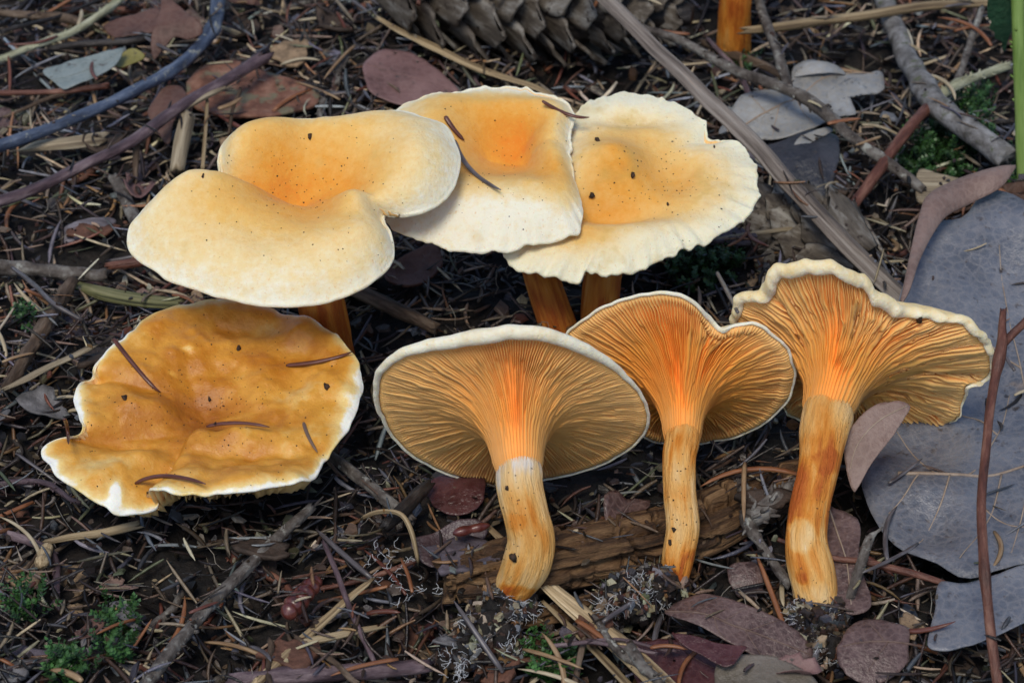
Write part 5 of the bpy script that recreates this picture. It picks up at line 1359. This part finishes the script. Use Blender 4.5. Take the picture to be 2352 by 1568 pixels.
# ------------------------------------------------------------------ a few small finds
def bud(label, a, b, wpx, rings, mtl, z, seed):
    sp = resample(lerp_pts([(*a, wpx, z), (*b, wpx * .8, z)], wpx, z), 60)
    u = np.linspace(0, 1, 60)
    env = np.sqrt(np.clip(1 - (2 * u - 1) ** 4, .06, 1))
    rad = sp[:, 3] * env * (1 + .26 * np.abs(np.sin(u * rings * math.pi)) - .15)
    V, F, G = tube(sp[:, :3], rad, 22, amp=.08, freq=(2, 2), seed=seed)
    return props(obj('bud', V, F, mtl, gc=G), label, 'bud')
bud('ringed red-brown glossy bud case lying in the litter below the ochre cap', (655, 1415), (732, 1325), 50, 6, M_pupa, .95, 1)
bud('dark red glossy bud scale on the purplish leaf left of the thick stem', (1040, 1225), (1125, 1205), 24, 2, M_pupa, 1.1, 2)
bud('pale papery bud husk left of the ochre cap front', (92, 1300), (112, 1250), 34, 3, M_straw, .5, 3)

#@@DROP
# ------------------------------------------------------------------ loose pieces dropped onto whatever lies below
bpy.context.view_layer.update()
DG = bpy.context.evaluated_depsgraph_get()
def drop(x, y):
    """z, normal and the thing hit when something falls at x, y"""
    ok, loc, nn, _, ob, _ = scene.ray_cast(DG, Vector((x * S, y * S, .10)), Vector((0, 0, -1)))
    if not ok:
        return None
    root = ob.parent or ob
    return loc[2] / S, np.array(nn), root.name.split('.')[0]
MARKS = [((250, 250), 'blue-grey branch'), ((200, 390), 'purple-brown branch'), ((160, 100), 'pale green spiny twig'), ((200, 160), 'sage green leaf'), ((600, 200), 'reddish bark sheet'), ((930, 170), 'mauve leaf'),
         ((1050, 140), 'flat straw stalk'), ((1200, 60), 'large spruce cone'), ((1650, 100), 'orange stem behind'), ((1860, 240), 'pale oak leaf'), ((1830, 440), 'long split stalk'), ((2150, 240), 'grey forked branch'), ((2200, 380), 'moss under the branch'),
         ((120, 620), 'grey rough-barked stick'), ((90, 760), 'brown slanting stick'), ((300, 690), 'green-tinged splinter'), ((350, 480), 'left of the folded cap'), ((130, 930), 'left side of the ochre cap'), ((300, 1230), 'front of the ochre cap'), ((600, 1180), 'shaded front of the ochre cap'),
         ((900, 680), 'stem of the folded cap'), ((1100, 650), 'front skirt of the middle cap'), ((850, 1000), 'left rim of the broad gilled cap'), ((550, 1320), 'peg-studded twig'), ((270, 1450), 'stringy moss'), ((60, 1400), 'small moss sprig'), ((690, 1370), 'ringed red-brown bud'), ((730, 1450), 'forked straw'),
         ((760, 1545), 'dark flaking stick'), ((820, 1400), 'thin purple twig'), ((940, 1150), 'charred stick'), ((1030, 1240), 'purplish leaf'), ((1080, 1460), 'soil clump of the thick stem'), ((1270, 1530), 'bottom moss tuft'), ((1400, 1290), 'rotten log'), ((1380, 1470), 'straw bundle'),
         ((1450, 1380), 'soil clump of the slim stem'), ((1680, 1430), 'glossy dark brown leaf'), ((1730, 1180), 'knotted forked twig'), ((1880, 1490), 'soil clump of the stout stem'), ((2000, 1500), 'ragged brown leaf'), ((2050, 1390), 'wine-red twig'), ((2200, 1540), 'torn grey leaf piece'), ((2200, 900), 'big grey leaf'), ((1620, 610), 'shaded moss'), ((2290, 480), 'bark chunk')]
def proj(p):
    d = p - CAM
    return 1176 + (d @ RIGHT) / (d @ FWD) / TH * 1176, 784 - (d @ UPV) / (d @ FWD) / TH * 1176
def near(p):
    x, y = proj(np.asarray(p))
    return min(MARKS, key=lambda m: (m[0][0] - x) ** 2 + (m[0][1] - y) ** 2 * 1.5)[1]
ZUP = Vector((0, 0, 1))
def settle(me, name, text, cat, group, count, lift, sink, avoid=('mushroom', 'shoot', 'green_shoot', 'split_stalk', 'forked_branch', 'branch'), thin=('leaf', 'curled_leaf', 'oak_leaf'), keep=.2, tiltmax=.5, reach=.3, box=(-60, -60, 2410, 1640)):
    done = tries = 0
    while done < count and tries < count * 8:
        tries += 1
        p = lie(rnd.uniform(box[0], box[2]), rnd.uniform(box[1], box[3]), 0)
        h = drop(p[0], p[1])
        if h is None or h[2] in avoid or (h[2] in thin and rnd.random() > keep) or h[0] > 3:
            continue
        if h[0] > 1.3 and h[2] in ('soil_specks', 'soil_crumb', 'spruce_needle'):
            continue
        yaw = rnd.uniform(0, 6.28)
        hs = [drop(p[0] + math.cos(yaw) * k_, p[1] + math.sin(yaw) * k_) for k_ in np.arange(-2.2 * reach, 2.21 * reach, .35)]
        if any(q_ is None or q_[2] in avoid for q_ in hs):
            continue
        mm, word = me(done)
        nn = Vector(h[1])
        if nn.z < .3:
            nn = Vector((0, 0, 1))
        nn = (nn * tiltmax + ZUP * (1 - tiltmax)).normalized()
        q = nn.to_track_quat('Z', 'Y').to_matrix().to_4x4() @ Matrix.Rotation(yaw, 4, 'Z')
        o = bpy.data.objects.new(name, mm)
        COL.objects.link(o)
        k = rnd.uniform(.8, 1.15)
        pos = (p[0], p[1], h[0] + lift - rnd.uniform(0, sink))
        o.matrix_basis = Matrix.Translation(Vector(np.array(pos) * S)) @ q @ Matrix.Scale(k, 4)
        props(o, text.format(word, near(pos)), cat, group)
        done += 1
M_needle_tan = mat('needle_tan', [(0.2, (0.15, 0.085, 0.045)), (0.5, (0.27, 0.17, 0.09)), (0.8, (0.36, 0.26, 0.15))], stretch=(0.4, 3, 3), scale=4, rough=0.45, bump=0.3, bstretch=(0.1, 3, 3), bscale=8, spec=0.5)
M_needle_pale = mat('needle_straw', [(0.2, (0.28, 0.22, 0.14)), (0.5, (0.40, 0.33, 0.22)), (0.8, (0.52, 0.45, 0.32))], stretch=(0.4, 3, 3), scale=4, rough=0.5, bump=0.3, bstretch=(0.1, 3, 3), bscale=8, spec=0.4)
M_needle_rust = mat('needle_rust', [(0.2, (0.12, 0.04, 0.018)), (0.5, (0.22, 0.085, 0.035)), (0.8, (0.32, 0.15, 0.07))], stretch=(0.4, 3, 3), scale=4, rough=0.45, bump=0.3, bstretch=(0.1, 3, 3), bscale=8, spec=0.5)
NM = []
for word, mt in (('dark brown', M_needle_dark), ('grey', M_needle_grey), ('tan', M_needle_tan), ('straw-coloured', M_needle_pale), ('rusty', M_needle_rust)):
    for L_, w2 in ((.9, 'short'), (1.5, 'medium-length'), (2.1, 'long')):
        for v_ in range(2):
            b_ = rnd.uniform(-.6, .6)
            NM.append((needle_mesh(L_ * rnd.uniform(.9, 1.15), rnd.uniform(.11, .15), b_, rnd.uniform(-.05, .25), mt), '%s %s %s' % ('bent' if abs(b_) > .3 else 'straight', w2, word)))
TM = []
for i in range(24):
    L_, r_ = rnd.uniform(1.6, 4.5), rnd.uniform(.06, .14)
    mt, word = [(M_bark_brown, 'brown'), (M_bark_lichen, 'grey lichened'), (M_bark_purple, 'purple-brown'), (M_dark, 'blackish'), (M_bark_lichen, 'ash-grey'), (M_bark_red, 'reddish')][i % 6]
    me = twig_mesh(L_, r_, i + 3, i % 3 != 0)
    me.materials.append(mt)
    TM.append((me, '%s %s %s' % ('stubby' if L_ < 2.6 else 'longish', word, 'spiny' if i % 3 else 'bare')))
M_fl = [(mat('flake_' + n_.replace(' ', '_'), [(.2, tuple(.4 * v for v in c_)), (.5, c_), (.8, tuple(min(.6, 1.7 * v) for v in c_))], scale=2.5, amt=.6, detail=7, rough=.65, bump=.8, bscale=6, bdist=.08), n_) for n_, c_ in
        (('red-brown', (.11, .05, .032)), ('dark brown', (.045, .03, .022)), ('grey', (.13, .125, .13)), ('tan', (.24, .165, .10)), ('violet-grey', (.085, .07, .085)))]
FL = []
for k in range(20):
    me = flake_mesh(rnd.uniform(.25, .7), k, rnd.uniform(.04, .14), rnd.uniform(-.2, .4))
    me.materials.append(M_fl[k % 5][0])
    FL.append((me, ('thin ', 'thick ')[k % 2] + ('jagged ', 'rounded ', '')[k % 3] + M_fl[k % 5][1]))
LF = []
for k, (mt, word) in enumerate([(M_leaf_rust, 'rust-brown'), (M_leaf_mauve, 'mauve'), (M_leaf_brown, 'dark brown'), (M_leaf_tan, 'pinkish-brown'), (M_leaf_red, 'wine-red'), (M_leaf_rust, 'rusty')] * 2):
    me = flake_mesh(rnd.uniform(.4, .8), 40 + k, .015, rnd.uniform(.3, 1.1))
    me.materials.append(mt)
    LF.append((me, ('torn ', 'curled ')[k // 6] + word))
settle(lambda i: rnd.choice(FL), 'bark_flake', '{} rough bark flake near the {}', 'bark', 'loose bark flakes in the litter', 130, .06, .14)
settle(lambda i: rnd.choice(LF), 'leaf_fragment', '{} scrap of dead leaf near the {}', 'leaf scrap', 'scraps of dead leaf in the litter', 40, .06, .16)
bpy.context.view_layer.update(); DG = bpy.context.evaluated_depsgraph_get()
settle(lambda i: rnd.choice(TM), 'twig', '{} twig fragment near the {}', 'twig', 'loose twig fragments in the litter', 80, .14, .16, keep=0, tiltmax=.3, reach=1.1)
bpy.context.view_layer.update(); DG = bpy.context.evaluated_depsgraph_get()
settle(lambda i: rnd.choice(NM), 'spruce_needle', '{} needle near the {}', 'needle', 'loose needles on the litter', 285, .07, .06, keep=.12, tiltmax=.7, reach=.5)
# crumbs and broken needles that fell last, on everything but the mushrooms
xs, ys, zs = [], [], []
while len(xs) < 2600:
    p = lie(rnd.uniform(-150, 2500), rnd.uniform(-120, 1700), 0)
    h = drop(p[0], p[1])
    if h is None or h[2] == 'mushroom' or h[0] > 2.2 or (h[2] in ('leaf', 'oak_leaf', 'curled_leaf', 'spruce_cone') and rnd.random() > .10):
        continue
    xs.append(p[0]); ys.append(p[1]); zs.append(h[0])
xs, ys, zs = map(np.array, (xs, ys, zs))
k = 1500
V, F, m = needles_geo(xs[:k], ys[:k], zs[:k] + .05, rng.uniform(.4, 1.5, k), rng.uniform(.05, .11, k), rng.uniform(0, 6.3, k), rng.normal(0, .22, k), rng.normal(0, .5, k))
props(obj('fallen_needles', V, F, M_col, origin=(0, 0, 0), col=np.repeat(pick_col(k, 1.15), m, 0)), 'broken needle bits scattered over logs, sticks and litter', 'needle bits', kind='stuff')
V, F, m = chips_geo(xs[k:], ys[k:], zs[k:] + .02, rng.uniform(.03, .12, len(xs) - k), .3, 1)
props(obj('fallen_crumbs', V, F, M_col, origin=(0, 0, 0), col=np.repeat(pick_col(len(xs) - k, .9), m, 0), smooth=False), 'tiny crumbs of bark scattered over logs, sticks and litter', 'bark crumbs', kind='stuff')
